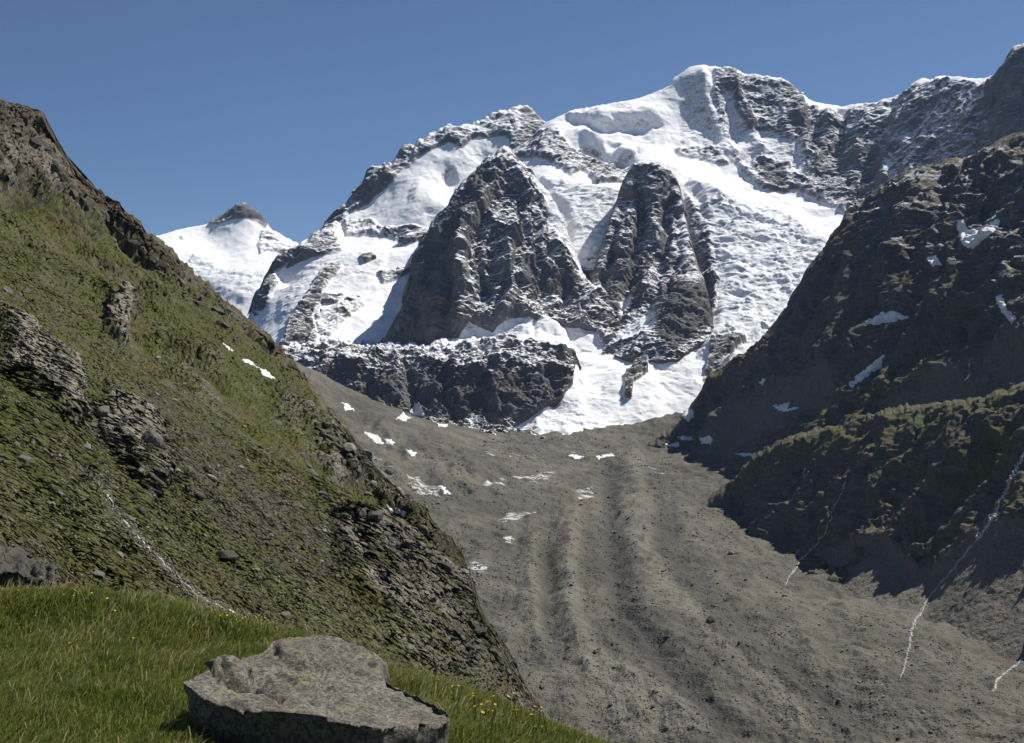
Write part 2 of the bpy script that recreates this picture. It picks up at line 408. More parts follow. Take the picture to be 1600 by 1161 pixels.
# --- the main summit, its snow ridge, shaded wall and glaciers
sheet("mountain", cols(770, 1640, 1.5), 3000, 6000, 900,
      [(740, 300, 5150), (800, 243, 5180), (825, 225, 5250), (850, 197, 5300), (870, 186, 5300), (905, 175, 5350), (940, 168, 5380), (980, 160, 5400), (1020, 149, 5430), (1048, 137, 5450), (1052, 126, 5460), (1068, 116, 5480), (1078, 108, 5490), (1088, 105, 5500),
       (1100, 104, 5500), (1112, 107, 5500), (1140, 111, 5480), (1165, 121, 5460), (1180, 123, 5450), (1210, 128, 5420), (1234, 132, 5400), (1240, 146, 5390), (1262, 157, 5370), (1290, 165, 5350), (1310, 169, 5300), (1345, 164, 5200), (1365, 165, 5150), (1382, 157, 5100),
       (1400, 151, 5050), (1418, 146, 5000), (1432, 131, 4950), (1442, 127, 4940), (1458, 129, 4880), (1468, 122, 4850), (1480, 122, 4800), (1540, 127, 4600), (1556, 122, 4550), (1566, 110, 4500), (1575, 98, 4450), (1584, 82, 4400), (1590, 78, 4380), (1602, 77, 4350), (1660, 60, 4200)],
      [(900, 200, 5260), (940, 193, 5160), (940, 214, 5135), (1000, 188, 5210), (1000, 212, 5185), (1035, 185, 5260), (960, 226, 5040), (1020, 240, 4990), (1000, 250, 4900), (950, 236, 4955), (905, 204, 5010),
       (930, 224, 4925), (930, 246, 4905), (980, 242, 4880), (980, 260, 4862), (930, 270, 4810), (980, 278, 4760), (860, 250, 4830), (850, 282, 4620), (900, 290, 4600), (960, 295, 4560), (1020, 252, 4760), (1080, 290, 4600), (1100, 310, 4500), (1130, 330, 4420),
       (1080, 200, 5270), (1100, 250, 5030), (1050, 250, 4950), (1150, 290, 4800), (1200, 300, 4780), (1240, 322, 4680), (1310, 345, 4480), (1180, 380, 4250), (1250, 400, 4200), (1300, 372, 4330), (1150, 430, 4050), (1220, 460, 3950), (1130, 500, 3800), (1200, 520, 3700), (1100, 540, 3620),
       (1050, 580, 3500), (1150, 565, 3500), (960, 600, 3420), (1000, 640, 3300), (900, 650, 3280), (830, 675, 3230), (935, 690, 3150), (1060, 650, 3280), (1130, 610, 3350), (1250, 560, 3500), (1350, 450, 4000),
       (1150, 150, 5370), (1180, 200, 5190), (1200, 250, 5000), (1290, 250, 4980), (1350, 250, 4840), (1340, 330, 4550), (1400, 250, 4700), (1400, 320, 4450), (1500, 250, 4350), (1550, 200, 4320), (1600, 200, 4150), (1600, 300, 3950), (1450, 340, 4250), (1500, 400, 3900), (1640, 400, 3600),
       (900, 330, 4450), (890, 380, 4310), (920, 400, 4210), (925, 428, 4170), (925, 440, 4160), (900, 420, 4190), (940, 380, 4290), (925, 475, 4050), (900, 530, 3850), (800, 520, 3800), (800, 620, 3500), (770, 720, 3150), (800, 350, 4500), (1000, 350, 4420), (1020, 450, 4150), (940, 740, 3000), (1100, 740, 3000), (1250, 700, 3050), (1500, 600, 3300)],
      ROCK, {'snow': 1.1, 'ice': 0.0},
      [('snow', 1.5, 8, [(880, 178), (1045, 175), (1045, 215), (1010, 245), (930, 228), (900, 210)]), ('snow', 0.46, 8, [(1110, 100), (1235, 125), (1245, 150), (1290, 172), (1345, 170), (1440, 130), (1600, 70), (1660, 60), (1660, 420), (1330, 340), (1280, 318), (1240, 300), (1200, 300), (1170, 285), (1150, 265), (1120, 200)]),
       ('snow', 0.74, 8, [(1060, 120), (1100, 104), (1120, 180), (1150, 262), (1110, 262), (1060, 230), (1060, 180)]),
       ('snow', 0.72, 10, [(1120, 130), (1160, 140), (1190, 200), (1260, 230), (1250, 280), (1180, 280), (1140, 240)]),
       ('snow', 0.20, 5, [(1130, 110), (1145, 110), (1160, 160), (1185, 205), (1175, 210), (1150, 170)]),
       ('snow', 0.25, 6, [(1225, 130), (1250, 150), (1265, 200), (1255, 240), (1235, 190)]),
       ('snow', 0.28, 10, [(1270, 230), (1330, 220), (1400, 230), (1420, 300), (1330, 335), (1290, 310), (1265, 280)]),
       ('snow', 0.12, 8, [(1180, 255), (1230, 265), (1225, 300), (1190, 296)]),
       ('snow', 0.25, 10, [(1540, 130), (1600, 70), (1660, 60), (1660, 400), (1480, 380), (1520, 250), (1560, 190)]),
       ('snow', 0.95, 4, [(1240, 150), (1265, 160), (1345, 165), (1348, 172), (1300, 178), (1262, 170)]),
       ('snow', 0.95, 4, [(1468, 120), (1558, 122), (1545, 138), (1490, 132)]),
       ('snow', 0.62, 6, [(1385, 258), (1405, 255), (1418, 290), (1395, 296)]),
       ('snow', 0.45, 6, [(840, 205), (870, 200), (905, 245), (915, 265), (890, 278), (850, 250), (800, 245)]),
       ('snow', 0.30, 6, [(905, 235), (930, 250), (990, 262), (990, 285), (930, 290), (905, 265)]),
       ('snow', 0.50, 6, [(1050, 235), (1120, 240), (1135, 262), (1060, 250)]),
       ('snow', 0.50, 16, [(1068, 300), (1090, 320), (1118, 380), (1122, 430), (1095, 430), (1076, 370)]), ('snow', 0.12, 7, [(1088, 440), (1112, 428), (1126, 452), (1118, 490), (1100, 512), (1080, 540), (1055, 565), (1070, 500)]), ('snow', 0.15, 6, [(780, 460), (900, 425), (950, 430), (1000, 470), (1010, 540), (780, 500)]),
       ('ice', 1.0, 12, [(1090, 300), (1130, 310), (1200, 325), (1290, 375), (1290, 430), (1220, 520), (1150, 560), (1090, 560), (1120, 500), (1110, 430)]),
       ('ice', 0.6, 8, [(850, 280), (960, 300), (985, 300), (950, 380), (930, 430), (895, 420), (890, 340)]),
       ('ice', 0.30, 10, [(840, 670), (950, 580), (1060, 560), (1120, 570), (1060, 640), (935, 690)]),
       ('snow', 0.1, 4, [(978, 590), (1000, 575), (1015, 565), (1012, 590), (990, 605), (985, 630), (975, 625)]),
       ('snow', 0.15, 5, [(1110, 545), (1150, 530), (1165, 540), (1120, 590), (1100, 600)])],
      disp_alpine(240, 34, 80, 17, 26, 6, cre=22, cs=48, seed=4, stretch=(1, 1, 1.8)),
      [([(1100, 108), (1105, 160), (1125, 215), (1150, 260)], 7.7, 12), ([(1140, 112), (1160, 170), (1195, 250)], 5.5, 9), ([(1238, 140), (1255, 200), (1260, 260)], 7.7, 10), ([(1300, 175), (1285, 240), (1270, 290)], 6.6, 10), ([(1360, 170), (1340, 260)], 5.5, 10), ([(1440, 135), (1400, 230), (1380, 300)], 7.7, 12),
       ([(1500, 135), (1440, 240), (1420, 300)], 6.6, 12), ([(1560, 125), (1520, 210), (1470, 300)], 7.7, 14), ([(1590, 90), (1570, 200), (1530, 280)], 6.6, 14), ([(1320, 175), (1310, 250)], -10, 9), ([(1400, 160), (1370, 230), (1350, 300)], -10, 10), ([(1475, 130), (1430, 220)], -10, 9),
       ([(905, 192), (950, 200), (1000, 203), (1040, 195)], -8, 8), ([(880, 180), (910, 182), (940, 182), (1000, 184), (1035, 172)], 8, 9),
       ([(905, 208), (940, 225), (980, 240), (1010, 243)], 8, 6), ([(905, 235), (950, 255), (1000, 262)], -8, 8),
       ([(1075, 285), (1100, 300), (1130, 325)], 9, 6)], jag=8, press=0.4)

# --- the first rock pyramid
sheet("mountain", cols(540, 1030, 1.2), 3450, 4800, 800,
      [(520, 600, 3750), (600, 545, 3800), (625, 500, 3850), (638, 465, 3880), (642, 440, 3900), (648, 412, 3930), (660, 390, 3950), (675, 362, 3990), (685, 345, 4020), (700, 328, 4060), (712, 303, 4110), (735, 286, 4170), (748, 272, 4210), (762, 260, 4250), (776, 246, 4290), (787, 236, 4320),
       (797, 246, 4335), (805, 258, 4330), (825, 275, 4300), (850, 300, 4250), (870, 330, 4180), (885, 365, 4110), (898, 400, 4060), (912, 440, 4000), (960, 475, 3950), (1040, 540, 3900)],
      [(780, 300, 4130), (745, 340, 3990), (720, 400, 3820), (714, 470, 3745), (700, 545, 3680), (655, 470, 3830), (660, 530, 3760), (680, 420, 3880), (680, 500, 3740), (800, 340, 4020), (850, 350, 4090), (800, 420, 3850), (860, 430, 3890), (760, 400, 3860), (755, 480, 3740), (820, 480, 3750),
       (880, 500, 3790), (750, 540, 3640), (900, 540, 3720), (690, 570, 3630), (620, 570, 3740), (820, 560, 3620), (560, 620, 3650), (700, 650, 3460), (900, 640, 3500), (1000, 600, 3600)],
      ROCK, {'snow': 0.41, 'ice': 0.0},
      [('snow', 0.56, 14, [(800, 250), (850, 290), (915, 410), (910, 445), (860, 410), (825, 350), (800, 300)]), ('snow', 0.85, 12, [(830, 275), (905, 380), (925, 450), (885, 420), (855, 340)]),
       ('snow', 0.0, 6, [(600, 560), (640, 440), (700, 330), (760, 262), (760, 300), (722, 350), (712, 420), (725, 520), (700, 545), (640, 545)]),
       ('snow', 0.62, 5, [(722, 400), (735, 400), (740, 440), (758, 460), (745, 465), (728, 440)]),
       ('snow', 0.15, 8, [(810, 400), (870, 420), (905, 445), (890, 460), (810, 450)]),
       ('snow', 0.5, 8, [(745, 340), (790, 345), (800, 370), (760, 362)]),
       ('snow', 0.5, 8, [(770, 465), (840, 455), (890, 470), (900, 500), (820, 495), (780, 490)]), ('snow', 0.85, 7, [(800, 290), (815, 370), (800, 430), (770, 492)], 1), ('snow', 0.90, 7, [(772, 290), (752, 360), (746, 420), (760, 475)], 1), ('snow', 0.85, 7, [(850, 330), (858, 400), (884, 450), (880, 495)], 1), ('snow', 0.80, 7, [(828, 310), (838, 390), (846, 450)], 1), ('snow', 0.50, 7, [(720, 360), (700, 430), (705, 500)], 1), ('snow', 1.05, 3, [(720, 528), (735, 503), (752, 512), (770, 522), (790, 500), (830, 497), (870, 506), (890, 512), (930, 522), (945, 550), (1000, 600), (900, 660), (690, 640), (680, 560)])],
      disp_alpine(150, 34, 60, 17, 22, 6, seed=6, stretch=(1, 1, 1.9)),
      [([(787, 240), (765, 300), (730, 350), (716, 420), (722, 480), (725, 540)], 14, 16, 1), ([(800, 260), (825, 320), (860, 380), (900, 430)], 12, 14, 1), ([(740, 360), (738, 430), (760, 480)], -14, 12),
       ([(800, 340), (790, 400), (800, 460), (780, 510)], 12, 14, 1), ([(660, 380), (668, 450), (690, 540)], 8, 14), ([(830, 400), (840, 450), (850, 510)], -12, 14), ([(770, 350), (765, 420), (775, 460)], -10, 10), ([(800, 290), (815, 370), (800, 430), (770, 492)], -10, 7), ([(772, 290), (752, 360), (746, 420), (760, 475)], -10, 7), ([(850, 330), (858, 400), (884, 450), (880, 495)], -10, 7), ([(828, 310), (838, 390), (846, 450)], -10, 7), ([(720, 360), (700, 430), (705, 500)], -10, 7)], jag=16, press=0.45)

# --- the second rock pyramid
sheet("mountain", cols(880, 1150, 1.2), 3400, 4800, 760,
      [(880, 520, 3950), (905, 480, 4000), (925, 440, 4060), (938, 400, 4120), (948, 370, 4180), (958, 340, 4260), (970, 310, 4330), (980, 280, 4400), (988, 264, 4430), (1005, 260, 4460), (1022, 262, 4470), (1035, 268, 4450), (1046, 276, 4430), (1058, 290, 4400), (1066, 318, 4330), (1072, 352, 4250), (1080, 392, 4150), (1090, 425, 4040), (1102, 455, 3920), (1112, 500, 3800), (1125, 570, 3650), (1160, 660, 3500), (1180, 680, 3500)],
      [(1010, 340, 4220), (1050, 350, 4230), (1020, 420, 4060), (965, 430, 4020), (1085, 545, 3590), (1050, 578, 3480), (1120, 600, 3450), (1068, 440, 3930), (1000, 500, 3800), (955, 520, 3800), (1055, 500, 3690), (1010, 545, 3580), (950, 560, 3650), (1060, 470, 3770), (1000, 610, 3500), (900, 600, 3650), (1100, 640, 3400), (985, 330, 4280)],
      ROCK, {'snow': 0.41, 'ice': 0.0},
      [('snow', 0.12, 8, [(960, 400), (1000, 390), (1010, 470), (960, 520), (930, 480)]), ('snow', 0.05, 8, [(1030, 450), (1080, 430), (1125, 440), (1110, 500), (1050, 560), (1020, 520)]),
       ('snow', 0.62, 14, [(1046, 284), (1056, 330), (1062, 390), (1072, 430), (1110, 445), (1090, 380), (1072, 320)]), ('snow', 0.5, 26, [(1070, 310), (1100, 370), (1115, 410), (1080, 440), (1060, 380)]), ('snow', 0.5, 8, [(990, 270), (1010, 265), (1010, 310), (980, 340)]),
       ('snow', 0.85, 5, [(965, 470), (985, 450), (990, 470), (970, 500)]), ('snow', 0.7, 6, [(985, 500), (1030, 480), (1030, 505), (1000, 530), (960, 545)]), ('snow', 0.90, 6, [(1040, 280), (1042, 350), (1034, 430), (1010, 500)], 1), ('snow', 0.85, 6, [(1000, 285), (1003, 360), (984, 430), (974, 490)], 1), ('snow', 0.80, 6, [(1064, 320), (1058, 400), (1040, 470)], 1), ('snow', 0.70, 6, [(975, 320), (960, 390), (945, 450)], 1), ('snow', 1.05, 3, [(890, 565), (960, 560), (1000, 574), (1062, 566), (1100, 535), (1128, 490), (1190, 620), (1000, 720), (860, 660)])],
      disp_alpine(120, 20, 48, 13, 20, 6, seed=8, stretch=(1, 1, 1.4)),
      [([(1020, 265), (1025, 330), (1020, 420), (1000, 500)], 5, 14), ([(1060, 290), (1065, 370), (1060, 440), (1040, 500)], 4, 14), ([(1042, 290), (1045, 360), (1042, 440)], -5, 9), ([(990, 275), (985, 350), (970, 430), (950, 500)], 5, 14), ([(1005, 290), (1003, 360), (992, 440)], -5, 9), ([(1040, 280), (1042, 350), (1034, 430), (1010, 500)], -9, 6), ([(1000, 285), (1003, 360), (984, 430), (974, 490)], -9, 6), ([(1064, 320), (1058, 400), (1040, 470)], -9, 6), ([(975, 320), (960, 390), (945, 450)], -9, 6)], jag=14, press=0.4)

# --- the cliff band at the foot of the pyramids, with its snow apron
sheet("mountain", cols(400, 1080, 1.3), 3040, 4200, 640,
      [(380, 600, 3900), (415, 560, 3950), (450, 548, 4000), (520, 540, 4020), (600, 545, 4000), (680, 548, 3800), (712, 525, 3730), (724, 503, 3760), (735, 500, 3765), (752, 515, 3750), (768, 520, 3740), (785, 500, 3770), (830, 495, 3775), (868, 505, 3775), (885, 522, 3740), (896, 550, 3620), (902, 572, 3550), (908, 600, 3460), (916, 622, 3400), (930, 660, 3280), (950, 720, 3180), (1000, 800, 3050), (1100, 900, 3040)],
      [(480, 570, 3520), (560, 568, 3470), (640, 575, 3450), (720, 565, 3440), (800, 556, 3440), (860, 565, 3440), (885, 590, 3420), (800, 530, 3620), (720, 540, 3600), (560, 556, 3640), (865, 535, 3640),
       (450, 600, 3460), (480, 630, 3400), (560, 640, 3340), (620, 650, 3300), (700, 655, 3280), (760, 662, 3260), (820, 662, 3240), (870, 645, 3290), (830, 672, 3220), (905, 660, 3250), (620, 600, 3380), (720, 600, 3370), (800, 600, 3350), (870, 605, 3370), (700, 710, 3100), (820, 710, 3080), (500, 700, 3200), (940, 690, 3150), (400, 680, 3300)],
      ROCK, {'snow': 0.32, 'ice': 0.0},
      [('snow', 0.98, 5, [(690, 553), (712, 520), (724, 500), (740, 500), (752, 515), (770, 518), (785, 498), (880, 500), (930, 515), (980, 560), (940, 600), (915, 575), (900, 555), (830, 540), (790, 532), (740, 548), (700, 558), (660, 565)]),
       ('snow', 0.55, 6, [(560, 575), (650, 548), (720, 545), (790, 535), (860, 550), (890, 570), (850, 575), (780, 552), (700, 568), (640, 572)]),
       ('snow', 0.5, 6, [(440, 550), (520, 535), (640, 545), (660, 555), (600, 560), (560, 548), (500, 550), (470, 560)]),
       
       ('snow', 0.9, 3, [(500, 565), (512, 560), (525, 578), (520, 584), (505, 573)]),
       ('snow', 0.0, 8, [(530, 590), (640, 580), (760, 575), (840, 580), (900, 600), (890, 640), (800, 665), (540, 640)]),
       ('snow', 0.40, 14, [(430, 540), (560, 560), (700, 560), (900, 560), (885, 592), (700, 588), (500, 592)]), ('snow', 0.3, 14, [(420, 560), (560, 575), (560, 650), (430, 620)]),
       ('snow', 0.62, 10, [(600, 545), (592, 590)], 1), ('snow', 0.62, 10, [(690, 556), (702, 596)], 1), ('snow', 0.62, 10, [(790, 556), (778, 606)], 1), ('snow', 0.62, 10, [(850, 556), (864, 604)], 1), ('snow', 0.62, 10, [(655, 552), (636, 596)], 1), ('snow', 0.62, 10, [(742, 556), (748, 590)], 1), ('snow', 0.62, 10, [(520, 545), (512, 585)], 1), ('snow', 1.15, 4, [(908, 550), (895, 575), (893, 602), (882, 626), (850, 640), (828, 655), (800, 674), (900, 720), (980, 720), (980, 560)])],
      disp_alpine(120, 36, 45, 17, 17, 6, seed=10, stretch=(1, 1, 1.4)),
      [([(560, 600), (555, 640)], 10, 10), ([(640, 580), (650, 640)], -8, 8), ([(700, 575), (690, 650)], -8, 8), ([(780, 570), (775, 655)], 10, 10), ([(850, 585), (870, 640)], -9, 8), ([(742, 515), (740, 540)], 4, 5), ([(832, 500), (835, 535)], -4, 4)], jag=16, press=0.45)

# ================================================================== the shaded mountain on the right
def mat_slope(name, rock_a, rock_b, turf_a, turf_b, scree, feat):
    """attrs: grass, scree, snow"""
    m = NT(name); k = 1.0 / feat
    n1 = m.noise(k * 0.4, 5, 0.6); n2 = m.noise(k * 2.5, 6, 0.7)
    st = m.noise(k * 1.2, 5, 0.65, vec=m.mapping((1, 1, 2.6), (0.3, 0.25, 0.2)), dist=0.5)
    rock = m.mix(m.step(st, 0.35, 0.7), rock_a, rock_b)
    rock = m.mix(m.mul(m.step(n2, 0.4, 0.7), 0.45), rock, (0.03, 0.029, 0.027))
    bn = m.bump(m.add(st, n2), 0.9, feat * 0.25)
    nz = m.normz(bn)
    turf = m.mix(m.step(m.noise(k * 0.8, 6, 0.6), 0.38, 0.66), turf_a, turf_b)
    sp = m.voro(k * 6.0); spn = m.noise(k * 5.0, 3, 0.7)
    sc = m.mix(m.mul(m.step(spn, 0.4, 0.75), 0.8), scree, m.mix(0.45, scree, (0.03, 0.03, 0.03)))
    sc = m.mix(m.step(m.noise(k * 9, 2, 0.5), 0.62, 0.72), sc, m.mix(0.5, scree, (0.4, 0.38, 0.35)))
    gv = m.add(m.attr('grass'), m.add(m.mul(m.add(nz, -0.6), 0.5), m.mul(m.add(m.noise(k * 1.4, 7, 0.7), -0.5), 0.9)))
    cv = m.add(m.attr('scree'), m.mul(m.add(m.noise(k * 1.1, 6, 0.7), -0.5), 0.6))
    col = m.mix(m.step(cv, 0.42, 0.58), rock, sc)
    col = m.mix(m.step(gv, 0.42, 0.6), col, turf)
    sv = m.add(m.attr('snow'), m.add(m.mul(m.add(nz, -0.6), 0.6), m.mul(m.add(m.noise(k * 1.3, 7, 0.7), -0.5), 0.8)))
    col = m.mix(m.step(sv, 0.46, 0.55), col, (0.82, 0.84, 0.87))
    return m.done(col, 0.95, bn, 0.1)

SLOPE = mat_slope("shaded_slope", (0.110, 0.098, 0.080), (0.180, 0.160, 0.130), (0.080, 0.090, 0.028), (0.115, 0.110, 0.042), (0.18, 0.163, 0.132), 24.0)

def disp_slope(big=160, ba=20, mid=50, ma=9, fin=16, fa=2.6, seed=12, stretch=(1, 1, 1)):
    def f(p, n, at, px, py):
        s = np.clip(smooth(0.4, 0.9, at['scree']) + smooth(0.6, 0.95, at['snow']), 0, 1); rk = 1 - 0.85 * s
        q = p + np.stack([noise(p, big * 0.6, 4, seed=seed + 5 + i) for i in (0, 0.37, 0.71)], 1) * f32(big * 0.22)
        d = (noise(q, big, 4, True, 0.5, stretch, seed) - 0.15) * ba * rk
        d += (noise(q, mid, 5, True, 0.6, stretch, seed + 1, hard=True) - 0.1) * ma * rk
        d += noise(q, mid * 1.4, 5, False, 0.6, stretch, seed + 8, hard=True) * ma * 1.2 * rk
        d += noise(p, fin, 4, True, 0.6, (1, 1, 0.8), seed + 2, hard=True) * fa * (0.2 + 0.8 * rk)
        return d
    return f

sheet("mountain", cols(1010, 1640, 1.5, None, 2700), 1500, 3500, 560,
      [(960, 720, 3150), (1040, 690, 3100), (1070, 672, 3060), (1084, 655, 3030), (1090, 640, 3000), (1108, 606, 2950), (1130, 592, 2920), (1160, 572, 2880), (1200, 540, 2850), (1224, 516, 2830), (1240, 490, 2815), (1250, 470, 2800), (1265, 440, 2785), (1276, 422, 2780), (1290, 402, 2770), (1302, 385, 2760), (1312, 370, 2750), (1318, 350, 2740),
       (1324, 334, 2730), (1345, 329, 2720), (1358, 318, 2700), (1380, 303, 2680), (1400, 300, 2660), (1420, 287, 2640), (1440, 280, 2620), (1470, 274, 2580), (1482, 264, 2560), (1500, 262, 2530), (1530, 255, 2480), (1560, 240, 2430), (1580, 226, 2390), (1600, 226, 2350), (1700, 200, 2200), (1900, 150, 2050), (2200, 120, 1900), (2700, 100, 1700)],
      [(1325, 420, 2600), (1300, 500, 2560), (1200, 590, 2660), (1250, 560, 2570), (1150, 645, 2700), (1120, 695, 2740), (1150, 710, 2600), (1100, 730, 2850), (1400, 400, 2350), (1380, 500, 2250), (1450, 500, 2100), (1500, 420, 2150), (1560, 370, 2150), (1520, 345, 2260), (1500, 385, 2200), (1600, 330, 2080), (1600, 480, 1850), (1500, 560, 1900),
       (1400, 600, 2000), (1320, 640, 2110), (1250, 690, 2250), (1200, 720, 2350), (1600, 580, 1700), (1300, 760, 2000), (1500, 720, 1650), (1200, 800, 2150), (1640, 700, 1530), (1800, 500, 1600), (2200, 500, 1530), (2700, 400, 1510), (1900, 300, 1750), (2200, 150, 1700)],
      SLOPE, {'snow': 0.05, 'grass': 0.32, 'scree': 0.2},
      [('snow', 0.28, 14, [(1320, 330), (1440, 275), (1600, 220), (1640, 200), (1640, 520), (1560, 470), (1480, 440), (1400, 420), (1340, 380)]),
       ('snow', 0.0, 8, [(1240, 490), (1320, 345), (1400, 400), (1420, 470), (1250, 560)]),
       ('scree', 0.7, 40, [(1110, 720), (1150, 640), (1240, 600), (1330, 580), (1330, 640), (1240, 690), (1180, 730), (1120, 760)]),
       ('grass', 0.55, 8, [(1100, 610), (1170, 570), (1200, 560), (1150, 600), (1100, 640)]),
       ('scree', 0.7, 40, [(1420, 640), (1560, 560), (1620, 530), (1640, 640), (1500, 680), (1380, 690)]),
       ('grass', 0.45, 14, [(1250, 700), (1330, 650), (1400, 600), (1500, 500), (1560, 520), (1480, 600), (1420, 660), (1330, 720)])],
      disp_slope(200, 54, 64, 28, 20, 9, seed=14, stretch=(1, 1, 1.5)),
      [([(1330, 340), (1320, 430), (1300, 520)], 10, 14), ([(1400, 310), (1390, 400), (1350, 500)], -12, 16), ([(1480, 270), (1470, 350), (1430, 440)], -10, 14), ([(1440, 285), (1430, 360), (1400, 440)], 10, 14), ([(1560, 470), (1480, 520), (1420, 600), (1330, 640)], 10, 16), ([(1600, 420), (1540, 410), (1480, 470), (1390, 510)], 14, 18), ([(1540, 360), (1510, 385), (1490, 395)], -8, 14)], jag=16, press=0.4)

sheet("mountain", cols(1060, 1640, 1.4, None, 2700), 900, 2450, 560,
      [(1040, 850, 2250), (1085, 815, 2180), (1100, 798, 2150), (1112, 786, 2130), (1130, 770, 2100), (1150, 754, 2080), (1190, 720, 2020), (1215, 704, 1980), (1250, 688, 1930), (1300, 676, 1880), (1345, 664, 1830), (1400, 650, 1760), (1450, 645, 1700), (1500, 638, 1650), (1560, 624, 1570), (1600, 610, 1530), (1700, 592, 1450), (1900, 560, 1400), (2200, 520, 1350), (2700, 500, 1250)],
      [(1180, 800, 1985), (1250, 760, 1850), (1180, 862, 1860), (1240, 872, 1720), (1140, 830, 2050), (1300, 780, 1690), (1320, 850, 1600), (1400, 750, 1600), (1400, 840, 1500), (1500, 720, 1480), (1500, 830, 1380), (1600, 700, 1350), (1600, 800, 1240), (1300, 905, 1560), (1300, 935, 1480), (1450, 900, 1380), (1450, 950, 1280), (1600, 930, 1140), (1600, 1040, 1040), (1450, 1040, 1150), (1250, 940, 1600), (1300, 990, 1350), (1150, 920, 1750), (1640, 1180, 920), (1450, 1180, 960), (1800, 900, 1000), (2200, 800, 950), (2700, 750, 920), (1900, 700, 1150), (2200, 560, 1100)],
      SLOPE, {'snow': 0.0, 'grass': 0.32, 'scree': 0.18},
      [('grass', 0.45, 14, [(1130, 770), (1200, 715), (1300, 676), (1450, 645), (1600, 610), (1620, 640), (1500, 690), (1400, 710), (1250, 730), (1150, 780)]),
       ('grass', 0.85, 8, [(1460, 790), (1500, 760), (1530, 740), (1560, 690), (1600, 670), (1600, 720), (1560, 735), (1500, 780)]),
       ('grass', 0.7, 8, [(1560, 830), (1590, 770), (1600, 780), (1575, 835)]),
       ('scree', 0.9, 25, [(1220, 900), (1280, 870), (1330, 860), (1400, 850), (1440, 900), (1480, 880), (1540, 830), (1640, 820), (1640, 1200), (1100, 1200), (1100, 900)]),
       ('grass', 0.0, 12, [(1220, 900), (1280, 870), (1330, 860), (1400, 850), (1440, 900), (1480, 880), (1540, 830), (1640, 820), (1640, 1200), (1100, 1200), (1100, 900)])],
      disp_slope(140, 26, 44, 16, 14, 5, seed=17, stretch=(1, 1, 1.5)),
      [([(1370, 700), (1340, 780), (1300, 850)], 12, 18), ([(1310, 760), (1290, 800), (1250, 860)], -8, 9), ([(1450, 700), (1420, 780), (1400, 850)], -10, 18), ([(1500, 740), (1470, 800), (1440, 880)], 12, 18), ([(1590, 700), (1550, 800), (1500, 880), (1440, 950)], -8, 10), ([(1240, 700), (1180, 770), (1150, 800)], -8, 12), ([(1220, 790), (1190, 850)], 10, 14), ([(1560, 700), (1540, 780), (1500, 830)], 8, 14)], jag=16, press=0.4)
# ================================================================== the debris-covered glacier in the valley
def mat_debris():
    m = NT("glacier_debris")
    big = m.noise(0.006, 5, 0.6); med = m.noise(0.035, 6, 0.7); fine = m.noise(0.25, 5, 0.75); grit = m.noise(0.9, 3, 0.7)
    c = m.mix(m.step(m.add(m.mul(big, 0.6), m.mul(med, 0.4)), 0.36, 0.64), (0.084, 0.079, 0.065), (0.158, 0.146, 0.118))
    c = m.mix(m.attr('pale'), c, m.mix(0.55, c, (0.25, 0.228, 0.185)))
    c = m.mix(m.attr('dark'), c, m.mix(0.9, c, (0.052, 0.052, 0.049)))
    c = m.mix(m.mul(m.step(fine, 0.5, 0.72), 0.55), c, m.mix(0.6, c, (0.04, 0.038, 0.034)))
    c = m.mix(m.mul(m.step(grit, 0.58, 0.72), 0.6), c, m.mix(0.6, c, (0.33, 0.31, 0.28)))
    bn = m.bump(m.add(m.mul(fine, 1.0), m.mul(med, 2.5)), 0.8, 3.0)
    bn = m.bump(m.voro(0.45, rand=1.0), 0.5, 1.2, bn)
    ic = m.add(m.attr('ice'), m.mul(m.add(m.noise(0.05, 7, 0.75, vec=m.mapping((0.35, 1.4, 1), (0, 0, -0.25))), -0.5), 1.3))
    c = m.mix(m.step(ic, 0.5, 0.62), c, (0.58, 0.585, 0.57))
    return m.done(c, 0.95, bn, 0.1)
DEBRIS = mat_debris()
def disp_debris(p, n, at, px, py):
    near = np.clip(2200 / p[:, 1], 0.5, 1.6)
    d = noise(p, 190, 4, False, 0.55, (0.8, 2.2, 1), 41) * 16
    d += noise(p, 60, 4, True, 0.5, (0.9, 1.6, 1), 42) * 8.0
    d += noise(p, 16, 4, True, 0.6, (1, 1.3, 1), 43) * 2.6
    d += np.abs(noise(p, 6, 2, False, 0.6, (1, 1, 1), 44)) * 1.5
    d += noise(p, 42, 4, True, 0.6, (1, 1.2, 1), 46, hard=True) * 3.5 + (at['pale'] - at['dark']) * 5.0
    d += at['dark'] * np.abs(noise(p, 9, 3, False, 0.6, (1, 1, 1), 45)) * 4.0
    return d
MOR = []
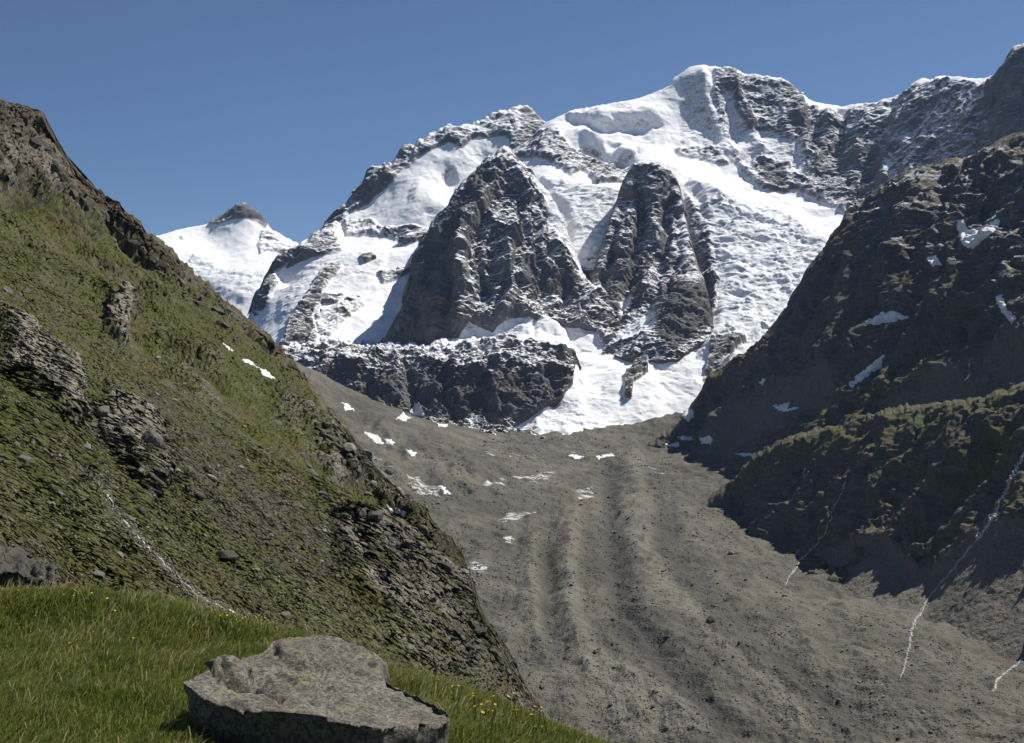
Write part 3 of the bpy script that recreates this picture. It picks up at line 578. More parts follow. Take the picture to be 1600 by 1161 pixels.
MOR_P = [  # pale ridges of the glacier
    ('pale', 0.8, 14, [(985, 690), (1010, 720), (1000, 790), (1020, 870), (1100, 960), (1150, 990), (1230, 1060), (1330, 1161), (1250, 1161), (1150, 1050), (1040, 950), (985, 880), (975, 790), (975, 730)]),
    ('pale', 0.75, 12, [(885, 800), (905, 800), (905, 960), (950, 1040), (1100, 1130), (1150, 1170), (980, 1170), (900, 1040), (880, 960), (872, 880)]),
    ('pale', 0.45, 12, [(820, 860), (840, 840), (850, 920), (840, 1000), (812, 960)]),
    ('dark', 0.8, 14, [(945, 730), (965, 730), (960, 800), (985, 900), (1010, 980), (1080, 1060), (1150, 1130), (1200, 1170), (1120, 1170), (1030, 1060), (960, 1000), (948, 900), (942, 800)]),
    ('dark', 0.7, 14, [(1030, 780), (1060, 800), (1060, 860), (1110, 920), (1160, 970), (1120, 980), (1060, 930), (1020, 860)]),
    ('dark', 0.7, 12, [(1150, 960), (1180, 1000), (1280, 1080), (1330, 1120), (1400, 1161), (1300, 1161), (1220, 1080), (1120, 1010), (1100, 980)]),
    ('dark', 0.6, 10, [(842, 850), (866, 850), (865, 960), (880, 1040), (862, 1040), (846, 960)]),
    ('ice', 0.57, 8, [(760, 745), (850, 738), (880, 745), (850, 756), (800, 752), (745, 765)]), ('ice', 0.51, 8, [(730, 705), (850, 712), (880, 722), (800, 722), (720, 716)]),
    ('ice', 0.57, 6, [(770, 812), (800, 803), (845, 793), (840, 806), (790, 822)]), ('ice', 0.57, 6, [(780, 842), (800, 835), (812, 845), (790, 850)]),
    ('ice', 0.49, 8, [(960, 715), (1030, 735), (1045, 742), (1030, 750), (985, 735)]), ('ice', 0.55, 5, [(630, 745), (650, 740), (690, 765), (690, 785), (640, 770)]),
    ('ice', 0.55, 5, [(705, 890), (740, 888), (765, 895), (762, 905), (735, 905), (712, 898)]), ('ice', 0.51, 5, [(560, 715), (590, 710), (600, 730), (580, 735)]),
    ('ice', 0.51, 5, [(895, 765), (925, 758), (935, 785), (905, 785)]), ('ice', 0.65, 4, [(885, 710), (905, 712), (915, 716), (890, 714)])]
sheet("glacier", cols(380, 1640, 1.5), 640, 3700, 700, None,
      [(1000, 1161, 900), (1150, 1161, 880), (1300, 1161, 860), (1450, 1161, 840), (1600, 1161, 800), (850, 1161, 930), (700, 1161, 960), (1000, 1400, 680), (1500, 1400, 640), (500, 1400, 700),
       (900, 1000, 1150), (1050, 1010, 1140), (1200, 1020, 1100), (1350, 1030, 1060), (900, 900, 1500), (1050, 900, 1500), (1200, 900, 1480), (900, 800, 2000), (1050, 800, 2000), (1000, 800, 1995), (900, 740, 2500), (1000, 740, 2500), (900, 692, 3000), (760, 690, 3000), (900, 668, 3300), (700, 664, 3250), (1000, 690, 3000),
       (480, 590, 2700), (520, 630, 2640), (560, 655, 2600), (430, 550, 2800), (640, 690, 2500), (720, 738, 2300), (560, 700, 2300), (620, 730, 2200), (640, 790, 1900), (720, 790, 1950), (580, 760, 2000), (750, 900, 1500), (770, 990, 1200), (700, 850, 1650), (600, 900, 1500), (650, 1050, 1150), (500, 700, 2300), (420, 620, 2500),
       (1090, 690, 3000), (1060, 655, 3200), (1120, 640, 3250), (1150, 715, 2650), (1200, 740, 2400), (1110, 795, 2080), (1180, 868, 1700), (1240, 905, 1560), (1300, 945, 1420), (1450, 980, 1240), (1600, 1060, 1020), (1600, 900, 1400), (1400, 850, 1900), (1300, 760, 2300), (380, 900, 1400), (1600, 720, 2600), (600, 640, 3400), (900, 655, 3600)],
      DEBRIS, {'pale': 0.0, 'dark': 0.0, 'ice': 0.0}, MOR_P, disp_debris,
      [([(895, 800), (890, 900), (900, 980), (960, 1060), (1100, 1140)], 5.8, 14), ([(955, 740), (950, 830), (965, 940), (1040, 1050), (1160, 1161)], -5.8, 14), ([(990, 720), (1005, 800), (1030, 880), (1130, 980), (1240, 1070), (1340, 1161)], 6.6, 18), ([(1040, 790), (1070, 880), (1150, 960), (1240, 1050), (1380, 1161)], -5.0, 14),
       ([(855, 850), (858, 940), (880, 1050)], -4.1, 12), ([(825, 830), (828, 920), (840, 1020)], 4.1, 14), ([(1220, 930), (1260, 1000), (1400, 1080), (1560, 1161)], 5.0, 16), ([(1120, 1000), (1250, 1090), (1350, 1161)], 5.0, 12),
       ([(560, 650), (640, 690), (700, 735)], 8.2, 12), ([(600, 690), (640, 735), (690, 765)], -5.0, 10), ([(560, 715), (600, 760), (640, 780)], 5.8, 10), ([(700, 768), (735, 765)], -9.9, 7), ([(590, 665), (610, 700), (640, 720)], 9, 8), ([(650, 680), (680, 715), (700, 745)], -8, 7), ([(545, 690), (575, 720)], 9, 9), ([(600, 735), (630, 760)], 9, 9), ([(640, 770), (690, 775)], -9, 6), ([(720, 740), (760, 752), (800, 748)], -7, 6), ([(700, 720), (760, 730)], 7, 8), ([(775, 848), (815, 850)], -6.6, 5), ([(820, 820), (860, 822), (875, 830)], 6.6, 9), ([(780, 840), (800, 820)], 5.0, 10), ([(670, 690), (705, 700)], -5.0, 5)],
      c=10, kx=0.25, kind='structure')

# ================================================================== the grassy hillside on the left
def mat_hillside():
    m = NT("alpine_turf_and_rock")
    n1 = m.noise(0.05, 5, 0.6); n2 = m.noise(0.5, 6, 0.7); n3 = m.noise(2.2, 4, 0.7)
    # slabs dip with the slope: stretched along the fall line
    vs = m.mapping((0.9, 0.9, 0.28), (0.1, 0.62, 0.25))
    st = m.noise(0.22, 6, 0.7, vec=vs, dist=0.6)
    turf = m.mix(m.step(n1, 0.38, 0.62), (0.094, 0.091, 0.026), (0.077, 0.091, 0.021))
    turf = m.mix(m.step(m.noise(0.16, 6, 0.7), 0.44, 0.62), turf, (0.100, 0.083, 0.040))
    turf = m.mix(m.mul(m.step(n2, 0.42, 0.7), 0.42), turf, (0.034, 0.038, 0.012))
    turf = m.mix(m.mul(m.step(n3, 0.5, 0.75), 0.5), turf, (0.10, 0.10, 0.035))
    turf = m.mix(m.attr('lush'), turf, m.mix(0.6, turf, (0.055, 0.085, 0.012)))
    rock = m.mix(m.step(st, 0.35, 0.68), (0.120, 0.104, 0.082), (0.250, 0.220, 0.178))
    rock = m.mix(m.mul(m.step(n2, 0.4, 0.72), 0.35), rock, (0.06, 0.055, 0.048))
    rock = m.mix(m.mul(m.step(st, 0.42, 0.33), 0.4), rock, (0.035, 0.032, 0.028))
    rock = m.mix(m.mul(m.attr('paler'), 0.75), rock, m.mix(m.step(st, 0.3, 0.7), (0.20, 0.172, 0.135), (0.36, 0.318, 0.255)))
    rock = m.mix(m.attr('dark_shade_rock'), rock, (0.40, 0.385, 0.36), 'MULTIPLY')  # dark rock, and shade of steep faces, multiplied into the colour
    dirt = m.mix(m.step(n3, 0.35, 0.7), (0.062, 0.054, 0.036), (0.11, 0.096, 0.072))
    bn = m.bump(m.add(m.mul(st, 1.5), n2), 0.8, 1.6)
    bn = m.bump(n3, 0.5, 0.35, bn)
    nz = m.normz(bn)
    rv = m.add(m.attr('rock'), m.add(m.mul(m.add(st, -0.5), 1.1), m.add(m.mul(m.add(m.noise(0.3, 7, 0.7), -0.5), 0.5), m.mul(m.add(0.62, m.mul(nz, -1)), 0.5))))
    dv = m.add(m.attr('dirt'), m.mul(m.add(m.noise(0.4, 6, 0.75), -0.5), 1.1))
    col = m.mix(m.step(dv, 0.45, 0.6), turf, dirt)
    # pale stones lying in the turf
    vo = m.voro(0.9, vec=m.mapping((1, 1, 0.7))); vc = m.voro(0.9, vec=m.mapping((1, 1, 0.7)), out='Color')
    sx = m.n('ShaderNodeSeparateXYZ'); m.L(vc, sx.inputs[0])
    stone = m.mul(m.step(m.add(vo, m.mul(n3, 0.3)), 0.36, 0.28), m.step(m.add(sx.outputs[0], m.mul(m.attr('dirt'), 0.3)), 0.80, 0.84))
    col = m.mix(m.mul(stone, 0.9), col, (0.19, 0.175, 0.15))
    col = m.mix(m.step(rv, 0.44, 0.56), col, rock)
    sv = m.add(m.attr('snow'), m.mul(m.add(n2, -0.5), 0.8))
    col = m.mix(m.step(sv, 0.5, 0.6), col, (0.72, 0.72, 0.72))
    return m.done(col, 0.95, bn, 0.1)
HILL = mat_hillside()

def disp_hill(p, n, at, px, py):
    rk = smooth(0.2, 0.8, at['rock']); Y = p[:, 1]
    k = np.clip(Y / 150, 0.3, 3.0); sb = at['slab']
    # slabs: noise stretched along the fall line (x+, z-)
    e1 = np.array([0.74, -0.20, -0.64], f32); e1 /= np.linalg.norm(e1)
    e3 = np.array([0.62, 0.15, 0.77], f32); e3 -= e1 * (e3 @ e1); e3 /= np.linalg.norm(e3); e2 = np.cross(e3, e1)
    q = np.stack([p @ e1 * 0.3, p @ e2, p @ e3 * 0.8], 1)
    w = np.stack([noise(p, 25, 4, seed=51 + i) for i in (0, 0.3, 0.6)], 1)
    d = (noise(p + w * 8, 90, 4, True, 0.5, (1, 1, 1), 52) - 0.15) * 5.0 * np.clip(k, 0.35, 2.4)
    d += noise(q + w * 5, 18, 5, True, 0.6, (1, 1, 1), 53) * (0.7 + 1.6 * rk) * np.clip(k, 0.5, 1.6)
    d += noise(q + w * 2, 5, 4, False, 0.6, (1, 1, 1), 54, hard=True) * (0.13 + 1.3 * rk) * (1 - 0.8 * sb) * np.clip(k, 0.6, 1.4)
    d += noise(p, 3.0, 4, False, 0.65, (1, 1, 1), 55) * (0.3 + 0.4 * rk)
    d += (noise(q * 1.0 + w * 3, 9, 5, True, 0.6, (1, 1, 1), 59, hard=True) - 0.1) * (0.24 + 1.6 * rk) * (1 - 0.75 * sb) * np.clip(k, 0.4, 1.5)
    d += noise(p + w * 3, 24, 4, False, 0.55, (1, 1, 1), 56) * 1.8
    qs = np.stack([p @ e1 * 0.16, p @ e2, p @ e3 * 0.6], 1)
    d += sb * ((noise(qs + w * 1.5, 11, 3, True, 0.42, (1, 1, 1), 91, hard=True)) * 1.25 + noise(qs + w, 4, 2, True, 0.4, (1, 1, 1), 92, hard=True) * 0.3)
    d += at['dark_shade_rock'] * rk * ((noise(p + w * 3, 20, 5, True, 0.6, (1, 1, 1.7), 72, hard=True) - 0.1) * 3.0 + (noise(p + w, 6, 4, True, 0.6, (1, 1, 1.4), 73, hard=True) - 0.1) * 1.3) * np.clip(k, 0.5, 1.6)
    d += rk * (noise(p + w * 6, 55, 6, True, 0.62, (1, 1, 1), 57, hard=True) - 0.1) * 6.5 * np.clip(k - 0.7, 0, 2)
    d += noise(p + w * 3, 30, 5, True, 0.6, (1, 1, 1), 58, hard=True) * 1.3 * np.clip(k, 0.4, 2)
    return d
def yp(x, y, c=12.0, cap=330):
    u, w = (x - 800) / F, (580 - y) / F; q = -w - 0.7 * u - 0.15
    return (x, y, min(cap, c / q) if q > 0.02 else cap)
HU = [(-150, 60, 345), (-60, 120, 365), (0, 170, 380), (20, 182, 385), (45, 187, 390), (64, 192, 395), (72, 205, 400), (80, 225, 405), (95, 250, 420), (103, 270, 430), (120, 295, 440), (140, 316, 450), (165, 330, 465), (185, 346, 475), (210, 365, 490), (250, 402, 520), (300, 447, 560), (350, 492, 590),
      (400, 532, 610), (440, 567, 620)]
def wiggle(cv, x0, amp, seed, wl=34):
    q = dens(cv, 7.0); w = noise(np.array([[p[0] / wl, seed, 0.3] for p in q], f32), 1, 4, False, 0.6)
    return [(p[0], p[1] + (float(w[i]) * amp * min(1, max(0, (p[0] - x0) / 30))), p[2]) for i, p in enumerate(q)]
HW = [(380, 640, 660), (420, 605, 645), (440, 585, 630), (470, 598, 602), (490, 622, 575), (500, 640, 545), (540, 692, 470), (570, 732, 420), (600, 772, 370), (630, 797, 330), (660, 817, 300), (690, 850, 260), (715, 882, 225), (732, 912, 200), (745, 960, 180), (762, 1000, 165), (790, 1040, 145), (806, 1075, 132), (825, 1110, 122), (850, 1150, 112), (900, 1210, 100)]
HW = wiggle(HW, 480, 20, 5.1)
HR = HU + [p for p in HW if p[0] >= 468] + [(930, 1240, 92), (980, 1290, 85)]
HWT = np.array(HW)
RIB = [(470, 690, 300), (492, 738, 225), (515, 778, 195), (540, 792, 176), (562, 782, 168), (585, 798, 158), (604, 828, 150), (626, 874, 142), (648, 902, 135), (680, 938, 128), (706, 962, 123), (728, 984, 120), (752, 1020, 115), (775, 1046, 112)]
WB = [(x, y - 4, 0.955 * float(np.interp(x, HWT[:, 0], HWT[:, 2]))) for x, y, Y in RIB] + [(x + 8, y - 2, 0.75 * float(np.interp(x, HWT[:, 0], HWT[:, 2])) + 0.25 * Y) for x, y, Y in RIB[1:-2]]
HC = [yp(*a) for a in [(0, 900), (0, 800), (0, 700), (0, 600), (100, 900), (100, 700), (200, 900), (200, 800), (200, 700), (300, 1000), (300, 900), (300, 800), (400, 1000), (400, 900), (400, 800), (500, 1000), (500, 900), (600, 1000), (600, 1100), (700, 1100), (300, 700), (500, 800), (400, 700), (300, 600), (200, 500), (0, 1000), (200, 1050), (500, 1100), (0, 1200), (400, 1250), (700, 1250), (900, 1300), (-150, 900), (-150, 600)]]
HC += [(0, 500, 150), (0, 420, 220), (0, 330, 290), (100, 350, 330), (100, 430, 285), (200, 450, 340), (250, 480, 340), (300, 520, 335), (400, 600, 330), (445, 690, 230), (500, 760, 170), (560, 825, 145), (0, 250, 340), (60, 280, 365), (-150, 300, 260), (150, 400, 350), (350, 550, 380), (440, 610, 460), (760, 1060, 118),
       (990, 1500, 60), (200, 1500, 28), (600, 1500, 42), (-150, 1500, 24)]
HB = [(900, 1320, 160), (800, 1200, 260), (700, 1050, 420), (600, 900, 560), (980, 1300, 400), (980, 1200, 700), (500, 780, 700)]
HB1 = [(560, 900, 300), (640, 980, 240), (740, 1080, 180), (500, 860, 450), (860, 1300, 160), (960, 1400, 200), (960, 1400, 600), (600, 1000, 600)]
HM = [('paler', 1.0, 14, [(-10, 505), (40, 550), (95, 600), (85, 650), (88, 715), (40, 700), (-10, 640)]), ('paler', 0.9, 12, [(115, 680), (160, 685), (200, 725), (212, 795), (190, 825), (145, 760)]), ('paler', 1.0, 6, [(146, 506), (165, 516), (186, 554), (175, 560), (153, 536)]),
      ('paler', 0.5, 14, [(500, 850), (600, 900), (660, 1000), (600, 1040), (530, 960)]), ('dark_shade_rock', 0.7, 16, [(-150, 150), (0, 165), (70, 190), (110, 280), (210, 362), (300, 445), (420, 545), (410, 580), (290, 500), (190, 425), (90, 350), (30, 260), (-150, 250)]), ('slab', 1.0, 20, [(505, 850), (560, 880), (640, 940), (720, 1000), (800, 1045), (850, 1120), (800, 1140), (640, 1100), (550, 1010), (505, 940)]), ('slab', 0.8, 10, [(-10, 505), (40, 550), (95, 600), (85, 650), (88, 715), (40, 700), (-10, 640)]), ('slab', 0.8, 10, [(115, 680), (160, 685), (200, 725), (212, 795), (190, 825), (145, 760)]),
      ('rock', 0.70, 22, [(-150, 40), (0, 165), (70, 190), (110, 280), (210, 362), (300, 445), (420, 540), (480, 600), (520, 670), (470, 640), (400, 575), (330, 530), (260, 480), (200, 420), (150, 390), (110, 365), (60, 330), (0, 315), (-150, 290)]),
      ('dark_shade_rock', 0.9, 12, [(40, 185), (75, 195), (105, 280), (140, 330), (100, 300), (60, 230)]),  # skyline crags: shade of their steep faces put into the rock colour
      ('dark_shade_rock', 0.7, 14, [(0, 325), (60, 330), (110, 370), (170, 440), (140, 445), (60, 375), (0, 345)]),
      ('dark_shade_rock', 0.6, 14, [(210, 370), (300, 455), (420, 545), (520, 670), (460, 630), (300, 500), (210, 420)]),
      ('rock', 0.66, 18, [(-10, 505), (40, 550), (95, 600), (85, 650), (88, 715), (40, 700), (-10, 640)]), ('rock', 0.64, 16, [(115, 680), (160, 685), (200, 725), (212, 795), (190, 825), (145, 760)]),
      ('rock', 0.62, 9, [(145, 622), (165, 625), (180, 672), (160, 675)]), ('rock', 0.72, 7, [(146, 506), (165, 516), (186, 554), (175, 560), (153, 536)]),
      ('rock', 0.5, 20, [(225, 570), (300, 600), (340, 690), (280, 650)]), ('rock', 0.46, 22, [(330, 680), (420, 770), (500, 830), (600, 950), (560, 940), (440, 830)]),
      ('rock', 0.62, 26, [(510, 860), (570, 890), (640, 940), (720, 1000), (800, 1045), (850, 1120), (800, 1140), (700, 1100), (620, 1080), (550, 1010), (510, 940)]),
      ('rock', 0.62, 8, [(440, 575), (470, 620), (495, 730), (520, 790), (490, 780), (460, 700), (440, 640)]), ('rock', 0.60, 16, [(390, 640), (440, 680), (500, 740), (540, 790), (510, 780), (450, 720), (400, 680)]),
      ('rock', 0.52, 12, [(520, 790), (600, 860), (640, 900), (720, 980), (700, 980), (600, 890), (530, 820)]),
      ('lush', 0.9, 10, [(560, 800), (620, 870), (700, 940), (760, 1020), (700, 985), (610, 910)]),
      ('dark_shade_rock', 0.4, 8, [(520, 870), (640, 950), (850, 1120), (700, 1090), (560, 1000)]),
      ('rock', 0.60, 8, [(486, 690), (545, 708), (600, 785), (660, 830), (700, 880), (732, 945), (760, 1000), (765, 1030), (728, 984), (680, 938), (640, 895), (604, 828), (562, 784), (515, 778), (490, 736)]), ('dark_shade_rock', 0.95, 8, [(486, 690), (545, 708), (600, 785), (660, 830), (700, 880), (732, 945), (760, 1000), (765, 1030), (728, 984), (680, 938), (640, 895), (604, 828), (562, 784), (515, 778), (490, 736)]), ('lush', 0.0, 6, [(486, 690), (545, 708), (600, 785), (660, 830), (700, 880), (732, 945), (760, 1000), (765, 1030), (728, 984), (680, 938), (640, 895), (604, 828), (562, 784), (515, 778), (490, 736)]), ('slab', 0.0, 6, [(486, 690), (545, 708), (600, 785), (660, 830), (700, 880), (732, 945), (760, 1000), (765, 1030), (728, 984), (680, 938), (640, 895), (604, 828), (562, 784), (515, 778), (490, 736)]),  # gully wall: dark rock with its shadow painted into the colour as well
      ('dirt', 0.56, 26, [(190, 630), (260, 620), (320, 690), (420, 800), (540, 880), (520, 960), (430, 980), (300, 870), (230, 800), (200, 720)]),
      ('dirt', 0.48, 20, [(60, 540), (110, 600), (130, 680), (180, 800), (300, 900), (400, 960), (330, 960), (180, 860), (80, 720)]),
      ('lush', 0.8, 10, [(70, 580), (120, 610), (140, 650), (110, 660), (80, 620)]), ('lush', 0.7, 14, [(300, 560), (400, 620), (480, 690), (420, 680), (330, 610)]),
      ('lush', 0.7, 16, [(0, 800), (80, 800), (200, 860), (260, 920), (100, 920), (0, 880)]),
      ('snow', 0.46, 4, [(65, 260), (85, 258), (82, 275), (70, 280)])]
sheet("hillside", cols(-160, 960, 1.25), 22, 800, 1250, HR, HC + RIB + WB + HB, HILL, {'rock': 0.24, 'dirt': 0.31, 'lush': 0.10, 'snow': 0.0, 'dark_shade_rock': 0.0, 'slab': 0.0, 'paler': 0.0}, HM, disp_hill,
      [([(400, 655), (425, 680), (445, 705)], -6, 8), ([(478, 672), (505, 715), (540, 752), (575, 786)], -30, 13), ([(610, 812), (640, 850), (670, 880), (700, 918), (722, 950)], -38, 17), ([(560, 770), (590, 806)], -12, 8), ([(735, 960), (755, 1000), (775, 1035)], -18, 10), ([(560, 850), (600, 900), (640, 960)], -12, 8), ([(0, 520), (60, 590), (90, 690)], 6, 18), ([(130, 690), (170, 740), (200, 800)], 7, 14), ([(120, 700), (150, 770), (190, 820)], -9, 9), ([(-10, 560), (30, 640), (40, 700)], -9, 8), ([(220, 740), (260, 860), (330, 930), (430, 985)], -6, 12), ([(90, 620), (150, 720), (200, 810), (270, 880), (330, 930), (440, 990)], -6, 14),
       ([(540, 880), (570, 930), (600, 1000)], 10, 14), ([(555, 905), (610, 960), (660, 1030)], -14, 8), ([(600, 920), (660, 985), (740, 1060)], 9, 10), ([(640, 960), (690, 1020), (740, 1080)], -11, 7), ([(700, 980), (750, 1040), (800, 1100)], 8, 9), ([(725, 1005), (760, 1070)], -11, 6),
       ([(520, 870), (540, 940), (570, 1010)], -10, 7), ([(410, 670), (470, 730), (540, 800), (620, 880)], 5, 10), ([(400, 690), (450, 740), (520, 810), (600, 890)], -6, 9),
       ([(0, 335), (60, 340), (120, 385), (170, 450), (210, 490)], -16, 12), ([(150, 400), (250, 490), (330, 560)], -10, 12), ([(300, 470), (400, 560), (470, 640)], -8, 12), ([(40, 200), (70, 250), (100, 300)], -12, 10), ([(210, 690), (235, 700), (250, 715)], -8, 6), ([(150, 640), (160, 680)], -7, 5)],
      c=8, warp=12, wscale=45, kx=0.32, soft=1.5, back=(1.05, 60), jag=20, press=lambda x: np.where(x < 440, 0.08 + 0.14 * np.clip(x / 250, 0, 1), 0.2), rough=11)
WC = [(470, 700, 520), (500, 745, 420), (540, 795, 400), (590, 850, 350), (630, 890, 312), (665, 925, 280), (700, 960, 243), (735, 1000, 183), (760, 1040, 158), (800, 1110, 126), (420, 680, 560), (450, 640, 580), (500, 690, 490), (560, 770, 408), (600, 815, 360), (650, 870, 295), (690, 910, 252),
      (640, 960, 300), (560, 890, 380), (720, 1070, 185), (440, 800, 480), (380, 760, 560), (900, 1400, 95), (800, 1250, 115), (600, 980, 250), (680, 1060, 190), (500, 900, 250), (400, 900, 300), (500, 1000, 130), (650, 1150, 120), (800, 1300, 85), (400, 1000, 150), (600, 1100, 90), (420, 1000, 85)]
# ================================================================== the meadow in front
MEADOW_M = None
def mat_meadow():
    m = NT("meadow_soil")
    n = m.noise(3.0, 5, 0.7); n2 = m.noise(0.6, 4, 0.6)
    c = m.mix(m.step(n, 0.35, 0.65), (0.030, 0.034, 0.010), (0.055, 0.062, 0.018))
    c = m.mix(m.mul(m.step(n2, 0.4, 0.65), 0.5), c, (0.05, 0.055, 0.014))
    return m.done(c, 0.95, m.bump(n, 0.8, 0.1), 0.05)
MR = [(-300, 925, 25), (-100, 926, 24), (0, 940, 24), (100, 940, 23.5), (200, 946, 23), (300, 964, 22), (380, 986, 21), (440, 1004, 20), (500, 1014, 19), (560, 1042, 18), (620, 1068, 17), (700, 1089, 16), (760, 1105, 15.5), (830, 1136, 15), (900, 1163, 14), (950, 1184, 13.5), (1100, 1240, 12), (1300, 1330, 11)]
MC = [(0, 1161, 9.6), (200, 1161, 9.6), (290, 1165, 9.5), (720, 1165, 10), (850, 1161, 11.3), (950, 1200, 11), (0, 1005, 16.5), (300, 1025, 15.5), (500, 1090, 13), (100, 1085, 12), (620, 1115, 12.5), (0, 1420, 5.5), (800, 1420, 6), (1000, 1420, 6.2), (400, 1700, 3.6), (-100, 1161, 9.6), (-300, 1161, 9.5), (450, 1290, 8.8), (640, 1300, 9), (1300, 1500, 6.5), (-300, 1700, 3.5), (1300, 1700, 4.5)]
def disp_meadow(p, n, at, px, py):
    return noise(p, 2.5, 4, False, 0.5, (1, 1, 1), 61) * 0.16 + noise(p, 0.6, 3, False, 0.5, (1, 1, 1), 62) * 0.05
sheet("meadow", cols(-300, 1300, 5), 3.4, 34, 300, MR, MC, mat_meadow(), {'soil': 1.0}, (), disp_meadow, (), c=20, back=(1.2, 330), kx=0.3)
# ================================================================== helpers that set things down on the ground
bpy.context.view_layer.update()
DG = bpy.context.evaluated_depsgraph_get()
GROUND = {o.name for o in C.objects if o.type == 'MESH'}
def cast(px, py):
    d = Vector(((px - CX) / F, 1, (CY - py) / F)).normalized()
    ok, loc, nrm, _, ob, _ = bpy.context.scene.ray_cast(DG, (0, 0, 0), d)
    return (loc, nrm, ob.name) if ok else None
def inside(x, y, poly):
    r = False
    for (x1, y1), (x2, y2) in zip(poly, poly[1:] + poly[:1]):
        if (y1 > y) != (y2 > y) and x < (x2 - x1) * (y - y1) / (y2 - y1) + x1: r = not r
    return r

# ------------------------------------------------------------------ stones
def ico(sub):
    import bmesh
    bm = bmesh.new(); bmesh.ops.create_icosphere(bm, subdivisions=sub, radius=1.0); bm.verts.ensure_lookup_table()
    v = np.array([x.co[:] for x in bm.verts], f32); fc = np.array([[q.index for q in x.verts] for x in bm.faces], np.int32); bm.free()
    return v, fc
ICO = {s: ico(s) for s in (1, 2, 3, 4)}
def stone_verts(seed, sub=2, cuts=9, flat=0.6):
    """a broken block: a ball cut back by random planes, then roughened"""
    r = np.random.default_rng(seed); v, fc = ICO[sub]; v = v.copy()
    for k in range(cuts):
        n = r.normal(size=3).astype(f32); n /= np.linalg.norm(n); lim = r.uniform(0.45, 0.8)
        d = v @ n; over = np.maximum(d - lim, 0); v -= over[:, None] * n * f32(0.94)
    v += v * noise(v + seed * 3.1, 0.7, 3, False, 0.6)[:, None] * f32(0.13)
    v *= np.array([1.0, r.uniform(0.6, 0.95), flat * r.uniform(0.75, 1.15)], f32)
    return v, fc

def mat_stone(name, a, b, dark, lichen=None, scale=1.0):
    m = NT(name); n = m.noise(2.2 * scale, 6, 0.7); g = m.noise(14 * scale, 4, 0.7)
    c = m.mix(m.step(n, 0.35, 0.65), a, b)
    c = m.mix(m.mul(m.step(g, 0.48, 0.7), 0.6), c, dark)
    if lichen:
        l = m.step(m.add(m.noise(3.2 * scale, 6, 0.75), m.mul(m.voro(9 * scale), 0.12)), 0.60, 0.66)
        c = m.mix(m.mul(l, 0.8), c, lichen)
    return m.done(c, 0.92, m.bump(m.add(n, m.mul(g, 0.35)), 0.7, 0.12 / scale), 0.15)
ST_PALE = mat_stone("pale_stone", (0.17, 0.155, 0.132), (0.25, 0.232, 0.20), (0.07, 0.065, 0.056))
ST_GREY = mat_stone("grey_stone", (0.12, 0.108, 0.092), (0.175, 0.16, 0.135), (0.05, 0.047, 0.042))
ST_DARK = mat_stone("dark_stone", (0.065, 0.06, 0.052), (0.105, 0.096, 0.082), (0.03, 0.029, 0.027))

def rot_to(nrm, spin, tilt=1.0):
    z = Vector((0, 0, 1)).lerp(Vector(nrm), tilt).normalized()
    return (z.to_track_quat('Z', 'Y').to_matrix() @ __import__('mathutils').Matrix.Rotation(spin, 3, 'Z'))

PROTO = {}
def proto(seed, sub, mat, flat):
    k = (seed, sub, mat.name, flat)
    if k not in PROTO:
        v, fc = stone_verts(seed, sub, 9, flat)
        me = bpy.data.meshes.new("boulder"); me.from_pydata(v.tolist(), [], fc.tolist()); me.materials.append(mat)
        me.polygons.foreach_set("use_smooth", np.zeros(len(fc), bool)); me.update(); PROTO[k] = me
    return PROTO[k]
def stone(name, px, py, wpx, mat, label, group=None, flat=0.62, seed=None, sub=2, spin=None, sink=0.3, long=1.0, cat='boulder'):
    h = cast(px, py)
    if not h or h[2] not in GROUND: return None
    loc, nrm, _ = h; Y = loc.y; r = wpx / 2 / F * Y
    seed = rng.integers(0, 7) if seed is None else seed
    o = bpy.data.objects.new(name, proto(int(seed), sub, mat, flat)); C.objects.link(o)
    o.matrix_world = (__import__('mathutils').Matrix.Translation(Vector(loc) + Vector(nrm) * r * flat * (0.5 - sink)) @ rot_to(nrm, rng.uniform(0, 6.28) if spin is None else spin, 0.8).to_4x4()
                      @ __import__('mathutils').Matrix.Diagonal((r * long, r, r * rng.uniform(0.85, 1.15), 1)))
    tag(o, label, cat, group); return o

def scatter_px(poly, n):
    xs = [p[0] for p in poly]; ys = [p[1] for p in poly]; out = []
    while len(out) < n:
        x, y = rng.uniform(min(xs), max(xs)), rng.uniform(min(ys), max(ys))
        if inside(x, y, poly): out.append((x, y))
    return out

